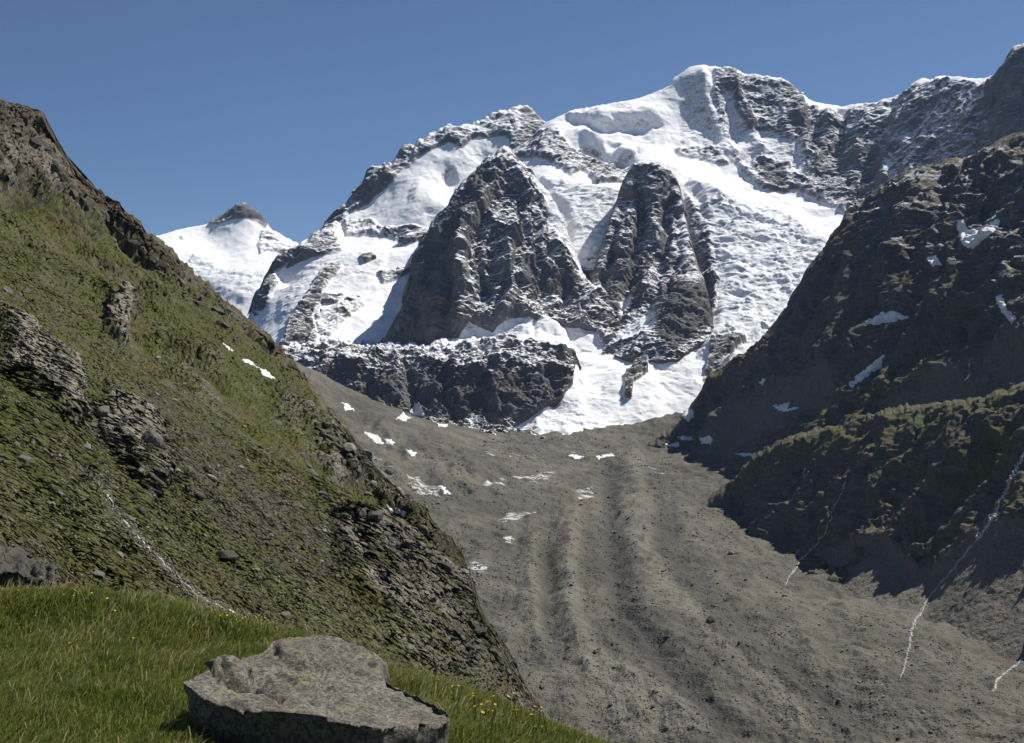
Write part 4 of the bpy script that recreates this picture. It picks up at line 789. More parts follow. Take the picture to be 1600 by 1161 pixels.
# the ones a viewer could point at
big = [("boulder", 232, 690, 46, ST_GREY, "large brown boulder with a dark shaded hollow on the steep turf slope", 0.8, 3), ("boulder", 162, 648, 34, ST_GREY, "upright grey slab standing above the pale outcrop on the turf slope", 0.9, 1),
       ("boulder", 205, 812, 18, ST_PALE, "white block at the top of the rill on the hillside", 0.6, 2), ("boulder", 187, 870, 20, ST_PALE, "pale angular boulder beside the rill on the hillside", 0.7, 4), ("boulder", 217, 868, 20, ST_GREY, "grey boulder just across from the pale angular boulder on the hillside", 0.6, 5),
       ("boulder", 332, 748, 22, ST_PALE, "pale flat boulder alone in the middle of the stony hillside", 0.55, 0), ("boulder", 277, 734, 16, ST_PALE, "pale boulder below the large brown boulder on the hillside", 0.55, 6), ("boulder", 217, 800, 24, ST_DARK, "dark lumpy boulder above the rill on the hillside", 0.7, 3),
       ("boulder", 310, 776, 30, ST_DARK, "dark low boulder in the middle of the stony hillside", 0.6, 1), ("boulder", 356, 872, 40, ST_DARK, "dark cracked block in the lower stony part of the hillside", 0.6, 2), ("boulder", 446, 965, 24, ST_GREY, "grey rounded boulder just above the lichen slab at the grass edge", 0.75, 4),
       ("boulder", 155, 900, 30, ST_GREY, "long grey slab lying above the dark lichen rock on the slope", 0.45, 5), ("boulder", 102, 568, 16, ST_PALE, "pale boulder on bright green turf above the large outcrop", 0.7, 0), ("boulder", 186, 628, 14, ST_PALE, "small white boulder beside the upright grey slab", 0.6, 2),
       ("boulder", 12, 455, 18, ST_GREY, "grey boulder high on the turf slope near the frame edge", 0.6, 4), ("boulder", 40, 720, 30, ST_GREY, "grey slab below the large pale outcrop on the hillside", 0.5, 1), ("boulder", 135, 698, 20, ST_PALE, "bright pale stone at the head of the lower outcrop", 0.6, 3)]
for nm, x, y, w, mt, lb, fl, sd in big: stone(nm, x, y, w, mt, lb, None, fl, sd, 3, cat='boulder')

HILLPOLY = [(0, 440), (120, 470), (250, 560), (360, 640), (470, 770), (560, 900), (520, 1000), (430, 985), (300, 940), (0, 900)]
n = 0
for x, y in scatter_px(HILLPOLY, 150):
    if cast(x, y) is None: continue
    dn = perlin(np.array([[x / 60, y / 60, 3.3]], f32))[0]
    stone("stone", x, y, rng.choice([6, 7, 8, 9, 11, 13, 15]), ST_PALE if rng.random() < 0.55 else ST_GREY, "loose grey stone lying on the turf of the hillside", "loose stones on the hillside", 0.5, None, 2, cat='stone')
VALPOLY = [(880, 780), (1020, 760), (1120, 840), (1250, 930), (1420, 1000), (1560, 1100), (1560, 1155), (1000, 1155), (850, 1000), (800, 900)]
for x, y in scatter_px(VALPOLY, 110):
    stone("rock", x, y, rng.choice([5, 5, 6, 7, 8, 9]), ST_DARK if rng.random() < 0.5 else ST_PALE, "loose rock lying on the debris of the valley glacier", "rocks on the valley glacier", 0.75, None, 2, cat='rock')
for x, y, w, mt, lb in [(958, 970, 12, ST_DARK, "dark pointed block on the dark moraine stripe of the valley glacier"), (1042, 997, 14, ST_DARK, "dark angular block alone on the pale middle of the valley glacier"), (847, 1075, 14, ST_DARK, "dark flat block on the debris just past the grassy spur"),
                        (1112, 972, 22, ST_DARK, "dark rubble mound on the valley glacier right of the pale ridge"), (1041, 1138, 16, ST_GREY, "grey block on the debris near the bottom edge of the valley"), (1143, 866, 14, ST_PALE, "pale slab on the debris below the tip of the shaded spur"), (1228, 932, 12, ST_PALE, "pale block at the foot of the thin waterfall"),
                        (1441, 1115, 14, ST_PALE, "pale boulder on debris below the lower end of the white stream"), (1310, 1095, 12, ST_GREY, "grey block on the debris midway to the white stream")]:
    stone("rock", x, y, w, mt, lb, None, 0.75, None, 2, cat='rock')

def stone_field(name, pts, mat, label, lo, hi, flat=0.5, sub=1):
    V, Fc = [], []; off = 0
    base = [stone_verts(100 + k, sub, 7, flat) for k in range(6)]
    for x, y in pts:
        h = cast(x, y)
        if not h or h[2] not in GROUND: continue
        loc, nrm, _ = h; r = (lo + (hi - lo) * rng.random() ** 3) / 2 / F * loc.y
        v, fc = base[rng.integers(0, 6)]
        M = np.array(rot_to(nrm, rng.uniform(0, 6.28), 0.8), f32)
        V.append((v * r) @ M.T + np.array(loc, f32)); Fc.append(fc + off); off += len(v)
    o = mesh_np(name, np.concatenate(V), np.concatenate(Fc), mat, None, False)
    tag(o, label, 'rubble', None, 'stuff'); return o
def dens_pts(poly, n, sx=55, thr=-0.1, seed=0.0):
    P = scatter_px(poly, n * 3); A = np.array([[x / sx, y / sx, seed] for x, y in P], f32)
    k = noise(A, 1.0, 3) + rng.uniform(-0.35, 0.35, len(P))
    return [p for p, q in zip(P, k) if q > thr][:n]
stone_field("rubble", dens_pts(HILLPOLY, 3600, 50, 0.0, 1.7), ST_PALE, "small grey stones strewn over the turf of the hillside", 2.0, 7.0)
stone_field("rubble", dens_pts([(190, 640), (260, 630), (420, 790), (550, 890), (520, 990), (430, 985), (240, 830)], 1600, 40, -0.2, 5.7), ST_PALE, "pale stones strewn over the bare middle of the hillside", 1.6, 5.5)
stone_field("rubble", dens_pts([(650, 690), (1000, 680), (1140, 800), (1250, 930), (1420, 980), (1600, 1050), (1600, 1161), (850, 1161), (740, 900), (690, 800)], 6500, 60, 0.0, 2.2), ST_PALE, "pale stones scattered over the debris of the valley glacier", 1.5, 5.2, 0.75)
stone_field("rubble", dens_pts([(650, 690), (1000, 680), (1140, 800), (1250, 930), (1420, 980), (1600, 1050), (1600, 1161), (850, 1161), (740, 900), (690, 800)], 6500, 70, 0.05, 8.2), ST_DARK, "dark stones scattered over the debris of the valley glacier", 1.5, 6.5, 0.75)
stone_field("rubble", dens_pts([(1220, 900), (1330, 860), (1540, 830), (1600, 830), (1600, 1100), (1300, 960)], 900, 60, 0.0, 3.2), ST_GREY, "grey stones scattered over the talus below the shaded mountain", 1.4, 5.0, 0.7)

ST_CRAG = mat_stone("crag_stone", (0.085, 0.077, 0.064), (0.15, 0.135, 0.112), (0.035, 0.033, 0.028), (0.05, 0.055, 0.018), 0.5)
def crags(line, n, lo, hi, label, group, dy0, dy1):
    q = dens(line, 2.0)
    for _ in range(n):
        x, y, _Y = q[rng.integers(0, len(q))]
        stone("crag", x, y + rng.uniform(dy0, dy1), rng.uniform(lo, hi), ST_CRAG, label, group, 0.8, None, 3, None, 0.75, rng.uniform(1.0, 1.7), 'crag')
crags([p for p in RIB], 46, 9, 24, "weathered rock crag jutting from the broken lower edge of the grassy hillside", "crags along the lower edge of the hillside", 3, 16)
crags([p for p in HW if 480 < p[0] < 800], 44, 9, 26, "dark rock crag on the crest above the shaded gully of the hillside", "crags along the shaded gully of the hillside", 3, 40)
crags([p for p in HU if 0 < p[0] < 430], 46, 7, 24, "rock crag along the skyline of the hillside", "crags along the skyline of the hillside", 3, 26)
RILL = dens([(150, 740), (182, 805), (214, 836), (248, 872), (282, 905), (310, 930), (345, 948), (380, 965), (430, 985)], 1.2)
stone_field("rubble", [(x + rng.normal(0, 7), y + rng.normal(0, 4)) for x, y in RILL * 7], ST_PALE, "pale stones heaped along the stony rill", 1.8, 7.5)
stone_field("rubble", dens_pts([(540, 700), (610, 720), (650, 760), (705, 770), (700, 800), (620, 790), (560, 740)], 500, 30, -0.1, 4.1), ST_PALE, "pale blocks below the debris slope left of the glacier", 2.0, 8.0, 0.8)
stone_field("rubble", dens_pts([(700, 885), (745, 882), (775, 895), (765, 915), (720, 912)], 160, 30, -0.4, 4.1), ST_PALE, "pale blocks beside the dark rib at the glacier edge", 2.5, 9.0, 0.8)
for x, y, w, lb in [(575, 716, 34, "pale rounded rock knob on the debris slope left of the glacier"), (612, 738, 24, "round grey knob right of the pale rounded knob"), (622, 770, 22, "pale rounded block below the grey knob"), (583, 758, 20, "whitish rock block left of the pale rounded block"), (545, 700, 26, "grey rock knob uppermost on the debris slope left of the glacier"), (725, 893, 16, "white angular block beside the dark rib at the glacier edge"), (752, 899, 20, "flat white block beside the dark rib at the glacier edge")]:
    stone("rock", x, y, w, ST_PALE, lb, None, 0.8, None, 3, cat='rock')

# ------------------------------------------------------------------ snow patches lying on the slopes
def mat_patch():
    m = NT("old_snow"); n = m.noise(0.12, 5, 0.6); g = m.noise(0.9, 4, 0.7)
    c = m.mix(m.mul(m.step(n, 0.45, 0.75), 0.5), (0.72, 0.73, 0.74), (0.52, 0.505, 0.47))
    c = m.mix(m.mul(m.step(g, 0.55, 0.75), 0.35), c, (0.45, 0.43, 0.40))
    return m.done(c, 0.8, m.bump(m.add(n, m.mul(g, 0.2)), 0.5, 1.5), 0.15)
OLD = mat_patch()
def drape(name, poly, thick_px, mat, label, cat=None, kind=None, step=1.6, ragged=1.0, group=None):
    xs = [p[0] for p in poly]; ys = [p[1] for p in poly]
    gx = np.arange(min(xs) - 4, max(xs) + 4, step); gy = np.arange(min(ys) - 4, max(ys) + 4, step)
    GX, GY = np.meshgrid(gx, gy); fx, fy = GX.ravel().astype(f32), GY.ravel().astype(f32)
    A = np.stack([fx / 6, fy / 6, np.full_like(fx, poly[0][0])], 1)
    sd = poly_sd(fx + noise(A, 1, 3, seed=1) * 4 * ragged, fy + noise(A, 1, 3, seed=2) * 4 * ragged, poly)
    idx = np.full(len(fx), -1); V = []; top = {}
    ys_ = []
    for i in np.nonzero(sd > -step)[0]:
        h = cast(float(fx[i]), float(fy[i]))
        if h and h[2] in GROUND:
            idx[i] = len(V); V.append((h[0], h[1], sd[i])); ys_.append(h[0].y)
    if len(V) < 4: print('no patch', name, label); return None
    W = len(gx); faces = []
    ym = float(np.median(ys_))
    ok = lambda i: idx[i] >= 0 and abs(V[idx[i]][0].y - ym) < 0.22 * ym
    for r in range(len(gy) - 1):
        for q in range(W - 1):
            a = r * W + q; t = (a, a + W, a + W + 1, a + 1)
            if all(ok(i) for i in t) and max(V[idx[i]][0].y for i in t) - min(V[idx[i]][0].y for i in t) < 0.05 * ym: faces.append([idx[i] for i in t])
    # keep the largest connected piece
    par = {}
    def root(q):
        while par[q] != q: par[q] = par[par[q]]; q = par[q]
        return q
    for fc in faces:
        for q in fc: par.setdefault(q, q)
        for q in fc[1:]: par[root(q)] = root(fc[0])
    cnt = {}
    for fc in faces: cnt[root(fc[0])] = cnt.get(root(fc[0]), 0) + 1
    if not cnt: print('no patch', label); return None
    bestc = max(cnt, key=cnt.get); faces = [fc for fc in faces if root(fc[0]) == bestc]
    P = np.array([v[0] + v[1].lerp(Vector((0, 0, 1)), 0.4) * ((min(1.0, max(-0.6, v[2] / 3.0)) * thick_px + 0.15) / F * v[0].y) for v in V], f32)
    used = np.unique(np.array(faces)); rm = np.full(len(P), -1); rm[used] = np.arange(len(used))
    o = mesh_np(name, P[used], rm[np.array(faces)], mat)
    tag(o, label, cat, group, kind); return o
PATCH = [([(348, 535), (362, 541), (370, 552), (358, 547)], "narrow snow strip high under the crest of the left hillside"), ([(372, 552), (390, 562), (400, 572), (386, 568)], "thin middle snow strip under the crest of the left hillside"), ([(402, 572), (420, 582), (430, 592), (412, 586)], "lowest snow strip under the crest of the left hillside"),
         ([(534, 628), (542, 630), (552, 640), (540, 642)], "small snow patch at the left foot of the cliff band"), ([(640, 648), (648, 630), (658, 634), (664, 650), (642, 650)], "snow wedge at the foot of the cliff band"), ([(618, 655), (630, 645), (640, 652), (636, 658)], "flat snow patch beside the snow wedge at the cliff foot"),
         ([(684, 662), (698, 662), (698, 667), (686, 667)], "small oval snow patch on the debris before the cliff"), ([(725, 655), (745, 650), (758, 658), (735, 661)], "pale snow strip along the foot of the cliff"),
         ([(570, 676), (585, 678), (602, 692), (594, 695), (580, 686)], "upper snow streak on the debris slope left of the glacier"), ([(600, 686), (614, 688), (618, 694), (606, 694)], "middle snow streak on the debris slope left of the glacier"), ([(636, 702), (652, 708), (648, 714), (640, 709)], "lower snow streak on the debris slope left of the glacier"),
         ([(604, 786), (615, 792), (635, 800), (632, 806), (612, 798)], "dirty snow patch behind the dark rib of the hillside"), ([(684, 758), (695, 762), (705, 772), (698, 773)], "snow sliver at the lip of the hollow in the debris"), ([(885, 711), (905, 711), (915, 717), (895, 715)], "thin snow streak on the glacier below the white tongue"),
         ([(930, 713), (955, 709), (960, 712), (935, 717)], "slim bright snow streak right of the thin snow streak on the glacier"), ([(1053, 646), (1080, 638), (1084, 650), (1076, 660), (1066, 650)], "forked snow patch beside the right edge of the white tongue"), ([(1040, 694), (1060, 692), (1060, 698), (1042, 698)], "small flat snow patch on debris near the shaded spur"),
         ([(1058, 682), (1082, 682), (1080, 688), (1064, 688)], "thin snow patch just above the small flat patch"), ([(1094, 684), (1112, 682), (1112, 694), (1096, 694)], "square snow patch on debris at the foot of the shaded spur"), ([(1150, 708), (1175, 709), (1200, 704), (1190, 712), (1165, 714)], "long snow strip along the foot of the shaded spur"),
         ([(1326, 600), (1345, 582), (1370, 562), (1383, 553), (1378, 572), (1350, 592), (1330, 607)], "bright tapering snow patch on the shaded mountain"), ([(1346, 502), (1362, 498), (1380, 488), (1395, 486), (1420, 496), (1400, 502), (1368, 508)], "winged snow patch on a ledge of the shaded mountain"),
         ([(1205, 634), (1225, 631), (1236, 630), (1228, 640), (1250, 634), (1240, 641), (1220, 643)], "branched snow patch low on the shaded mountain"), ([(1186, 598), (1194, 590), (1196, 594), (1190, 602)], "tiny snow fleck on the dark flank of the shaded mountain"),
         ([(1494, 345), (1505, 342), (1512, 358), (1535, 355), (1560, 342), (1562, 352), (1540, 372), (1520, 388), (1505, 384), (1500, 370)], "curved snowfield in a hollow high on the shaded mountain"), ([(1555, 462), (1566, 460), (1575, 485), (1588, 496), (1582, 505), (1566, 490)], "narrow snow gully on the shaded mountain at the frame edge"),
         ([(1448, 404), (1462, 398), (1472, 412), (1456, 416)], "small snow patch under the crest of the shaded mountain")]
for pl, lb in PATCH: drape("snow_patch", pl, 0.9 if len(pl) < 6 else 1.3, OLD, lb, 'snow patch', None, 0.8, 1.2)

# ------------------------------------------------------------------ mountain streams
def mat_stream():
    m = NT("white_water"); n = m.noise(0.5, 5, 0.75); g = m.noise(2.2, 3, 0.7)
    c = m.mix(m.step(m.add(m.mul(n, 0.6), m.mul(g, 0.4)), 0.42, 0.6), (0.13, 0.118, 0.10), (0.52, 0.50, 0.48))
    return m.done(c, 0.5, m.bump(n, 0.6, 0.6), 0.3)
WATER = mat_stream()
def stream(name, pts, wpx, label, lift=0.35):
    L = dens(pts, 3.0); V = []; n = 0; J = noise(np.array([[x / 12, y / 12, 0.5] for x, y in L], f32), 1, 3); K = noise(np.array([[x / 9, y / 9, 7.5] for x, y in L], f32), 1, 3)
    rows = []
    for i, (x, y) in enumerate(L):
        a = L[max(0, i - 1)]; b = L[min(len(L) - 1, i + 1)]; dx, dy = b[0] - a[0], b[1] - a[1]; q = math.hypot(dx, dy) + 1e-6
        x2, y2 = x + J[i] * 5 * dy / q, y - J[i] * 5 * dx / q; w = wpx * (0.75 + 0.9 * K[i]) / 2; w = max(0.35, w); row = []
        for s in (-1, -0.5, 0, 0.5, 1):
            h = cast(x2 - dy / q * w * s, y2 + dx / q * w * s)
            if not h or h[2] not in GROUND: row = None; break
            row.append(h[0] + h[1] * ((lift * (1.15 - s * s)) / F * h[0].y))
        if row: rows.append(row)
    if len(rows) < 2: print('no stream', label); return
    P = np.array(rows, f32); fc = grid_faces(*P.shape[:2]); p = P.reshape(-1, 3)
    ln = np.abs(p[fc][:, :, 1].max(1) - p[fc][:, :, 1].min(1)) / p[fc][:, :, 1].mean(1); fc = fc[ln < 0.05]
    o = mesh_np(name, p, fc, WATER); tag(o, label, None, None, 'structure'); return o
def foam(pts, n, wpx, lo, hi, label):
    L = dens(pts, 1.5); J = noise(np.array([[x / 12, y / 12, 0.5] for x, y in L], f32), 1, 3); o = []
    for _ in range(n):
        i = rng.integers(0, len(L)); x, y = L[i]; o.append((x + rng.normal(0, wpx), y + rng.normal(0, wpx * 0.6)))
    stone_field("foam", o, FOAM, label, lo, hi, 0.7)
FOAM = mat_stone("white_foam", (0.42, 0.40, 0.38), (0.62, 0.60, 0.58), (0.12, 0.11, 0.10))
foam([(1604, 704), (1590, 730), (1578, 752), (1572, 770), (1560, 785), (1556, 802), (1542, 822), (1528, 842)], 420, 1.7, 2.0, 6.5, "white foam of the stream tumbling down the shaded slope")
foam([(1448, 938), (1440, 955), (1430, 968), (1424, 985), (1422, 1005), (1414, 1038)], 260, 1.6, 2.0, 5.5, "white foam of the stream running out over the talus")
foam([(1600, 1030), (1580, 1044), (1560, 1062), (1550, 1080)], 110, 1.5, 1.6, 4.0, "white foam of the stream at the lower right frame edge")
foam([(1258, 868), (1246, 882), (1236, 896), (1226, 914)], 110, 1.2, 1.6, 4.0, "white foam at the foot of the thin waterfall")
stream("stream", [(1604, 704), (1590, 730), (1578, 752), (1572, 770), (1560, 785), (1556, 802), (1542, 822), (1528, 842), (1508, 866), (1488, 892), (1466, 915), (1448, 938), (1440, 955), (1430, 968), (1424, 985), (1422, 1005), (1414, 1038), (1406, 1060)], 3.5, "white stream tumbling down the shaded slope and out over the talus")
stream("stream", [(1322, 752), (1318, 765), (1304, 790), (1296, 815), (1285, 838), (1268, 860), (1256, 870), (1246, 882), (1236, 896), (1226, 914)], 2.8, "thin waterfall in the shade of the spur")
stream("stream", [(1600, 1030), (1580, 1044), (1560, 1062), (1550, 1080)], 4, "stream at the lower right frame edge")
stream("stream", [(168, 772), (182, 800), (204, 822)], 2.6, "rill running off the lower outcrop")
stream("stream", [(214, 836), (248, 872), (282, 905), (310, 930), (345, 948), (380, 965), (424, 980)], 2.6, "stony rill running down to the grass edge")
# ================================================================== the lichen boulders in the foreground
def bump_boulder(name, top, front_drop, ctrl, mat, label, seed, feats=(), under=0.25, rings=46, N=260, drop_rows=34, amp=1.0):
    """top: outline (photo bearing, photo height, distance); the sides fall away below it"""
    T = np.array([[(x - CX) / F * Y, Y, (CY - y) / F * Y] for x, y, Y in top], float)
    # resample the closed outline
    seg = np.linalg.norm(np.diff(np.vstack([T, T[:1]]), axis=0), axis=1); cum = np.concatenate([[0], np.cumsum(seg)])
    s = np.linspace(0, cum[-1], N, endpoint=False); TT = np.vstack([T, T[:1]])
    L = np.stack([np.interp(s, cum, TT[:, i]) for i in range(3)], 1)
    for _ in range(2): L = 0.5 * L + 0.25 * (np.roll(L, 1, 0) + np.roll(L, -1, 0))
    cen = L.mean(0); Cc = np.array([[(x - CX) / F * Y, Y, (CY - y) / F * Y] for x, y, Y in ctrl], float)
    A = np.vstack([L[::6], Cc]); D = np.linalg.norm(A[:, None, :2] - A[None, :, :2], axis=-1); D = np.sqrt(D * D + 0.02)
    wz = np.linalg.solve(D + 1e-6 * np.eye(len(A)), A[:, 2] - cen[2])
    rows = []
    for k in range(rings, 0, -1):                       # centre outwards
        f = (rings - k + 1) / rings; xy = cen[:2] + (L[:, :2] - cen[:2]) * f
        d = np.sqrt(((xy[:, None] - A[None, :, :2]) ** 2).sum(-1) + 0.02); z = d @ wz + cen[2]
        rows.append(np.column_stack([xy, z]))
    e = rows[-1]; out = e[:, :2] - cen[:2]; out /= np.linalg.norm(out, axis=1)[:, None]
    for k in range(1, drop_rows + 1):
        t = k / drop_rows; q = e.copy(); q[:, 2] -= front_drop * t; q[:, :2] += out * (0.04 * math.sin(min(1, t * 3) * math.pi) - under * t)
        rows.append(q)
    P = np.array(rows); R = len(P)
    i = np.arange(R * N).reshape(R, N); j = np.roll(i, -1, 1)
    fc = np.stack([i[:-1], i[1:], j[1:], j[:-1]], -1).reshape(-1, 4)
    p = P.reshape(-1, 3).astype(f32)
    a = np.roll(P, -1, 1) - np.roll(P, 1, 1); b = np.gradient(P, axis=0); n = np.cross(b, a); n /= np.linalg.norm(n, axis=-1, keepdims=True) + 1e-9
    if n[4:rings - 4, :, 2].mean() < 0: n = -n
    n = n.reshape(-1, 3).astype(f32)
    for _ in range(1): pass
    n[:N * 3] = (0, 0, 1)
    pxx = p[:, 0] / p[:, 1] * F + CX; pyy = CY - p[:, 2] / p[:, 1] * F
    w = noise(p, 0.5, 4, seed=seed) ; w2 = noise(p, 0.5, 4, seed=seed + 4)
    d = noise(p, 0.9, 5, True, 0.55, (1, 1, 0.5), seed) * 0.05 * amp - 0.09 * amp + noise(p, 0.35, 5, False, 0.62, (1, 1, 0.7), seed + 1, hard=True) * 0.15 * amp + noise(p, 0.12, 5, True, 0.65, (1, 1, 0.8), seed + 2, hard=True) * 0.028 * amp
    for ft in feats:
        q, par = line_d(pxx + w * 8, pyy + w2 * 8, ft[0]); d -= ft[1] * 0.9 * np.exp(-(q / ft[2]) ** 2)
    for poly, hgt, soft in [f for f in STEPS if f[0] is not None] if name == 'boulder' and STEPS else []:
        sd = poly_sd(pxx + w * 5, pyy + w2 * 5, poly); d += hgt * smooth(-soft, soft, sd)
    nn = n.copy(); p = p + nn * d[:, None]
    cv = p[:N].mean(0); V = np.vstack([p, cv]); tri = np.stack([np.full(N, len(p)), i[0], j[0]], -1)
    me_f = np.vstack([fc]); o = mesh_np(name, V, me_f, mat)
    import bmesh
    bm = bmesh.new(); bm.from_mesh(o.data); bm.verts.ensure_lookup_table()
    for k in range(N):
        try: bm.faces.new((bm.verts[len(p)], bm.verts[int(i[0, k])], bm.verts[int(j[0, k])]))
        except ValueError: pass
    bmesh.ops.recalc_face_normals(bm, faces=bm.faces); bm.to_mesh(o.data); bm.free()
    o.data.polygons.foreach_set("use_smooth", np.ones(len(o.data.polygons), bool))
    tag(o, label, 'boulder'); return o
def mat_lichen(name, base_a, base_b, lich, amt):
    m = NT(name); n = m.noise(1.6, 6, 0.65); g = m.noise(22, 5, 0.75); f = m.noise(80, 3, 0.7)
    c = m.mix(m.step(n, 0.36, 0.64), base_a, base_b)
    c = m.mix(m.mul(m.step(g, 0.42, 0.58), 0.8), c, (0.040, 0.037, 0.032))
    c = m.mix(m.mul(m.step(f, 0.55, 0.7), 0.4), c, (0.24, 0.225, 0.20))
    l = m.add(m.mul(m.noise(2.2, 4, 0.6), 0.55), m.add(m.mul(m.noise(9, 6, 0.7), 0.45), m.mul(m.noise(26, 5, 0.7), 0.36)))
    c = m.mix(m.mul(m.step(l, amt, amt + 0.06), 0.75), c, lich)
    l2 = m.add(m.noise(4.5, 6, 0.7, vec=m.mapping((1, 1, 1), (0.4, 0.7, 0.2))), m.mul(m.noise(30, 4, 0.7), 0.3))
    c = m.mix(m.mul(m.step(l2, amt + 0.07, amt + 0.12), 0.8), c, (0.055, 0.052, 0.048))
    nz = m.normz()
    bn = m.bump(m.add(m.add(n, m.mul(g, 0.35)), m.mul(f, 0.12)), 0.8, 0.10)
    return m.done(c, 0.92, bn, 0.15)
LICH = mat_lichen("lichen_rock", (0.165, 0.147, 0.121), (0.245, 0.218, 0.180), (0.23, 0.215, 0.10), 0.735)
LICHD = mat_lichen("dark_lichen_rock", (0.075, 0.07, 0.06), (0.12, 0.11, 0.095), (0.16, 0.15, 0.09), 0.74)
STEPS = [([(330, 1040), (345, 1032), (380, 1040), (400, 1052), (396, 1070), (372, 1068), (345, 1060)], 0.10, 2.5), ([(430, 1005), (500, 990), (600, 1030), (600, 1065), (500, 1045), (440, 1030)], 0.09, 5), ([(345, 1100), (400, 1085), (470, 1090), (520, 1108), (500, 1125), (420, 1118)], 0.05, 4)]
bump_boulder("boulder", [(284, 1066, 10.2), (298, 1056, 10.5), (330, 1044, 10.8), (338, 1032, 11.0), (370, 1028, 11.4), (402, 1018, 11.9), (425, 1000, 12.5), (460, 995, 12.9), (505, 998, 13.0), (550, 1006, 12.8), (585, 1022, 12.3), (602, 1045, 11.8), (604, 1060, 11.5), (640, 1078, 11.0), (680, 1098, 10.5), (698, 1106, 10.2), (706, 1118, 9.9), (703, 1130, 9.7),
                         (650, 1128, 9.4), (600, 1138, 9.1), (555, 1130, 9.1), (500, 1118, 9.2), (440, 1113, 9.3), (390, 1114, 9.4), (345, 1100, 9.6), (305, 1082, 9.9)], 2.2,
             [(450, 1040, 11.2), (520, 1030, 11.8), (560, 1070, 10.8), (500, 1085, 10.2), (400, 1075, 10.5), (620, 1105, 10.1), (350, 1070, 10.4), (480, 1012, 12.4)], LICH,
             "large flat-topped boulder spotted with yellow lichen in the meadow", 71,
             [([(345, 1046), (360, 1066), (388, 1071)], 0.10, 5), ([(390, 1052), (400, 1070), (425, 1085), (438, 1092)], 0.09, 4), ([(430, 1048), (460, 1062)], 0.05, 4), ([(340, 1088), (380, 1108)], 0.06, 5), ([(495, 1022), (540, 1030), (580, 1045)], 0.06, 4)], under=0.55, amp=0.75)
STEPS = []
bump_boulder("rock", [(-60, 868, 25), (-30, 846, 26), (0, 842, 26.5), (30, 850, 26.5), (55, 864, 26.2), (75, 872, 25.8), (92, 884, 25.2), (98, 900, 24.6), (90, 905, 24.0), (60, 898, 23.6), (30, 890, 23.4), (-10, 890, 23.4), (-50, 895, 23.6)], 2.0, [(0, 862, 25.2), (40, 874, 25), (70, 886, 24.8)], LICHD,
             "dark lichen-covered rock behind the grass at the frame edge", 77, [([(50, 880), (58, 900), (55, 920)], 0.25, 5), ([(75, 885), (82, 920)], 0.2, 4)], under=0.2, amp=2.0)

# stones at the meadow's far corner
bpy.context.view_layer.update(); DG = bpy.context.evaluated_depsgraph_get(); GROUND = GROUND | {'boulder'}
for x, y, w, lb, fl in [(832, 1142, 30, "pale angular stone in the grass at the meadow's far corner", 0.6), (855, 1146, 14, "small pale stone beside the pale angular stone", 0.6), (868, 1141, 22, "flat whitish stone behind the pale angular stone", 0.4), (875, 1154, 28, "broad pale stone lowest of the cluster in the grass", 0.55), (888, 1137, 16, "small whitish stone on the rim of the meadow", 0.5), (912, 1153, 10, "tiny pale stone nearest the end of the meadow", 0.6),
                        (845, 1136, 12, "little grey stone topmost of the cluster in the grass", 0.5), (290, 1082, 22, "pale stone tucked in grass against the flat-topped boulder", 0.6)]:
    stone("stone", x, y, w, ST_PALE, lb, None, fl, None, 3, cat='stone', sink=0.1)

# ================================================================== grass and flowers
def mat_blade(name):
    m = NT(name); t = m.attr('tint'); h = m.attr('tip')
    c = m.ramp(t, [(0.0, (0.085, 0.120, 0.020)), (0.4, (0.150, 0.195, 0.034)), (0.72, (0.235, 0.255, 0.065)), (0.9, (0.37, 0.32, 0.13)), (1.0, (0.45, 0.38, 0.20))])
    d = m.n('ShaderNodeBsdfDiffuse'); m.L(c, d.inputs[0]); tr = m.n('ShaderNodeBsdfTranslucent'); m.L(c, tr.inputs[0])
    g = m.n('ShaderNodeBsdfGlossy'); g.inputs['Roughness'].default_value = 0.45; g.inputs['Color'].default_value = (0.5, 0.5, 0.4, 1)
    mx = m.n('ShaderNodeMixShader'); mx.inputs[0].default_value = 0.4; m.L(d.outputs[0], mx.inputs[1]); m.L(tr.outputs[0], mx.inputs[2])
    m2 = m.n('ShaderNodeMixShader'); m2.inputs[0].default_value = 0.04; m.L(mx.outputs[0], m2.inputs[1]); m.L(g.outputs[0], m2.inputs[2])
    m.L(m2.outputs[0], m.out.inputs[0]); return m.m
BLADE = mat_blade("grass_blade")
meadow = bpy.data.objects['meadow']
def meadow_points(n):
    me = meadow.data; V = np.empty(len(me.vertices) * 3, f32); me.vertices.foreach_get('co', V); V = V.reshape(-1, 3)
    Fc = np.empty(len(me.polygons) * 4, np.int32); me.polygons.foreach_get('vertices', Fc); Fc = Fc.reshape(-1, 4)
    c = V[Fc].mean(1); ar = np.linalg.norm(np.cross(V[Fc[:, 2]] - V[Fc[:, 0]], V[Fc[:, 3]] - V[Fc[:, 1]]), axis=1) / 2
    pxc = c[:, 0] / c[:, 1] * F + CX; pyc = CY - c[:, 2] / c[:, 1] * F
    see = (pxc > -80) & (pxc < 1050) & (pyc < 1330) & (c[:, 1] < 27) & (c[:, 1] > 6)
    wgt = ar * see * np.clip(14 / c[:, 1], 0.5, 1.6); wgt /= wgt.sum()
    f = rng.choice(len(Fc), n, p=wgt); a, b = rng.random(n)[:, None], rng.random(n)[:, None]
    q = V[Fc[f]]; return (q[:, 0] * (1 - a) * (1 - b) + q[:, 1] * a * (1 - b) + q[:, 2] * a * b + q[:, 3] * (1 - a) * b).astype(f32)
NB = 230000
B = meadow_points(NB)
cl = noise(B, 1.3, 4, seed=81); cl2 = noise(B, 0.35, 2, seed=82); cl3 = noise(B, 3.5, 3, seed=83)
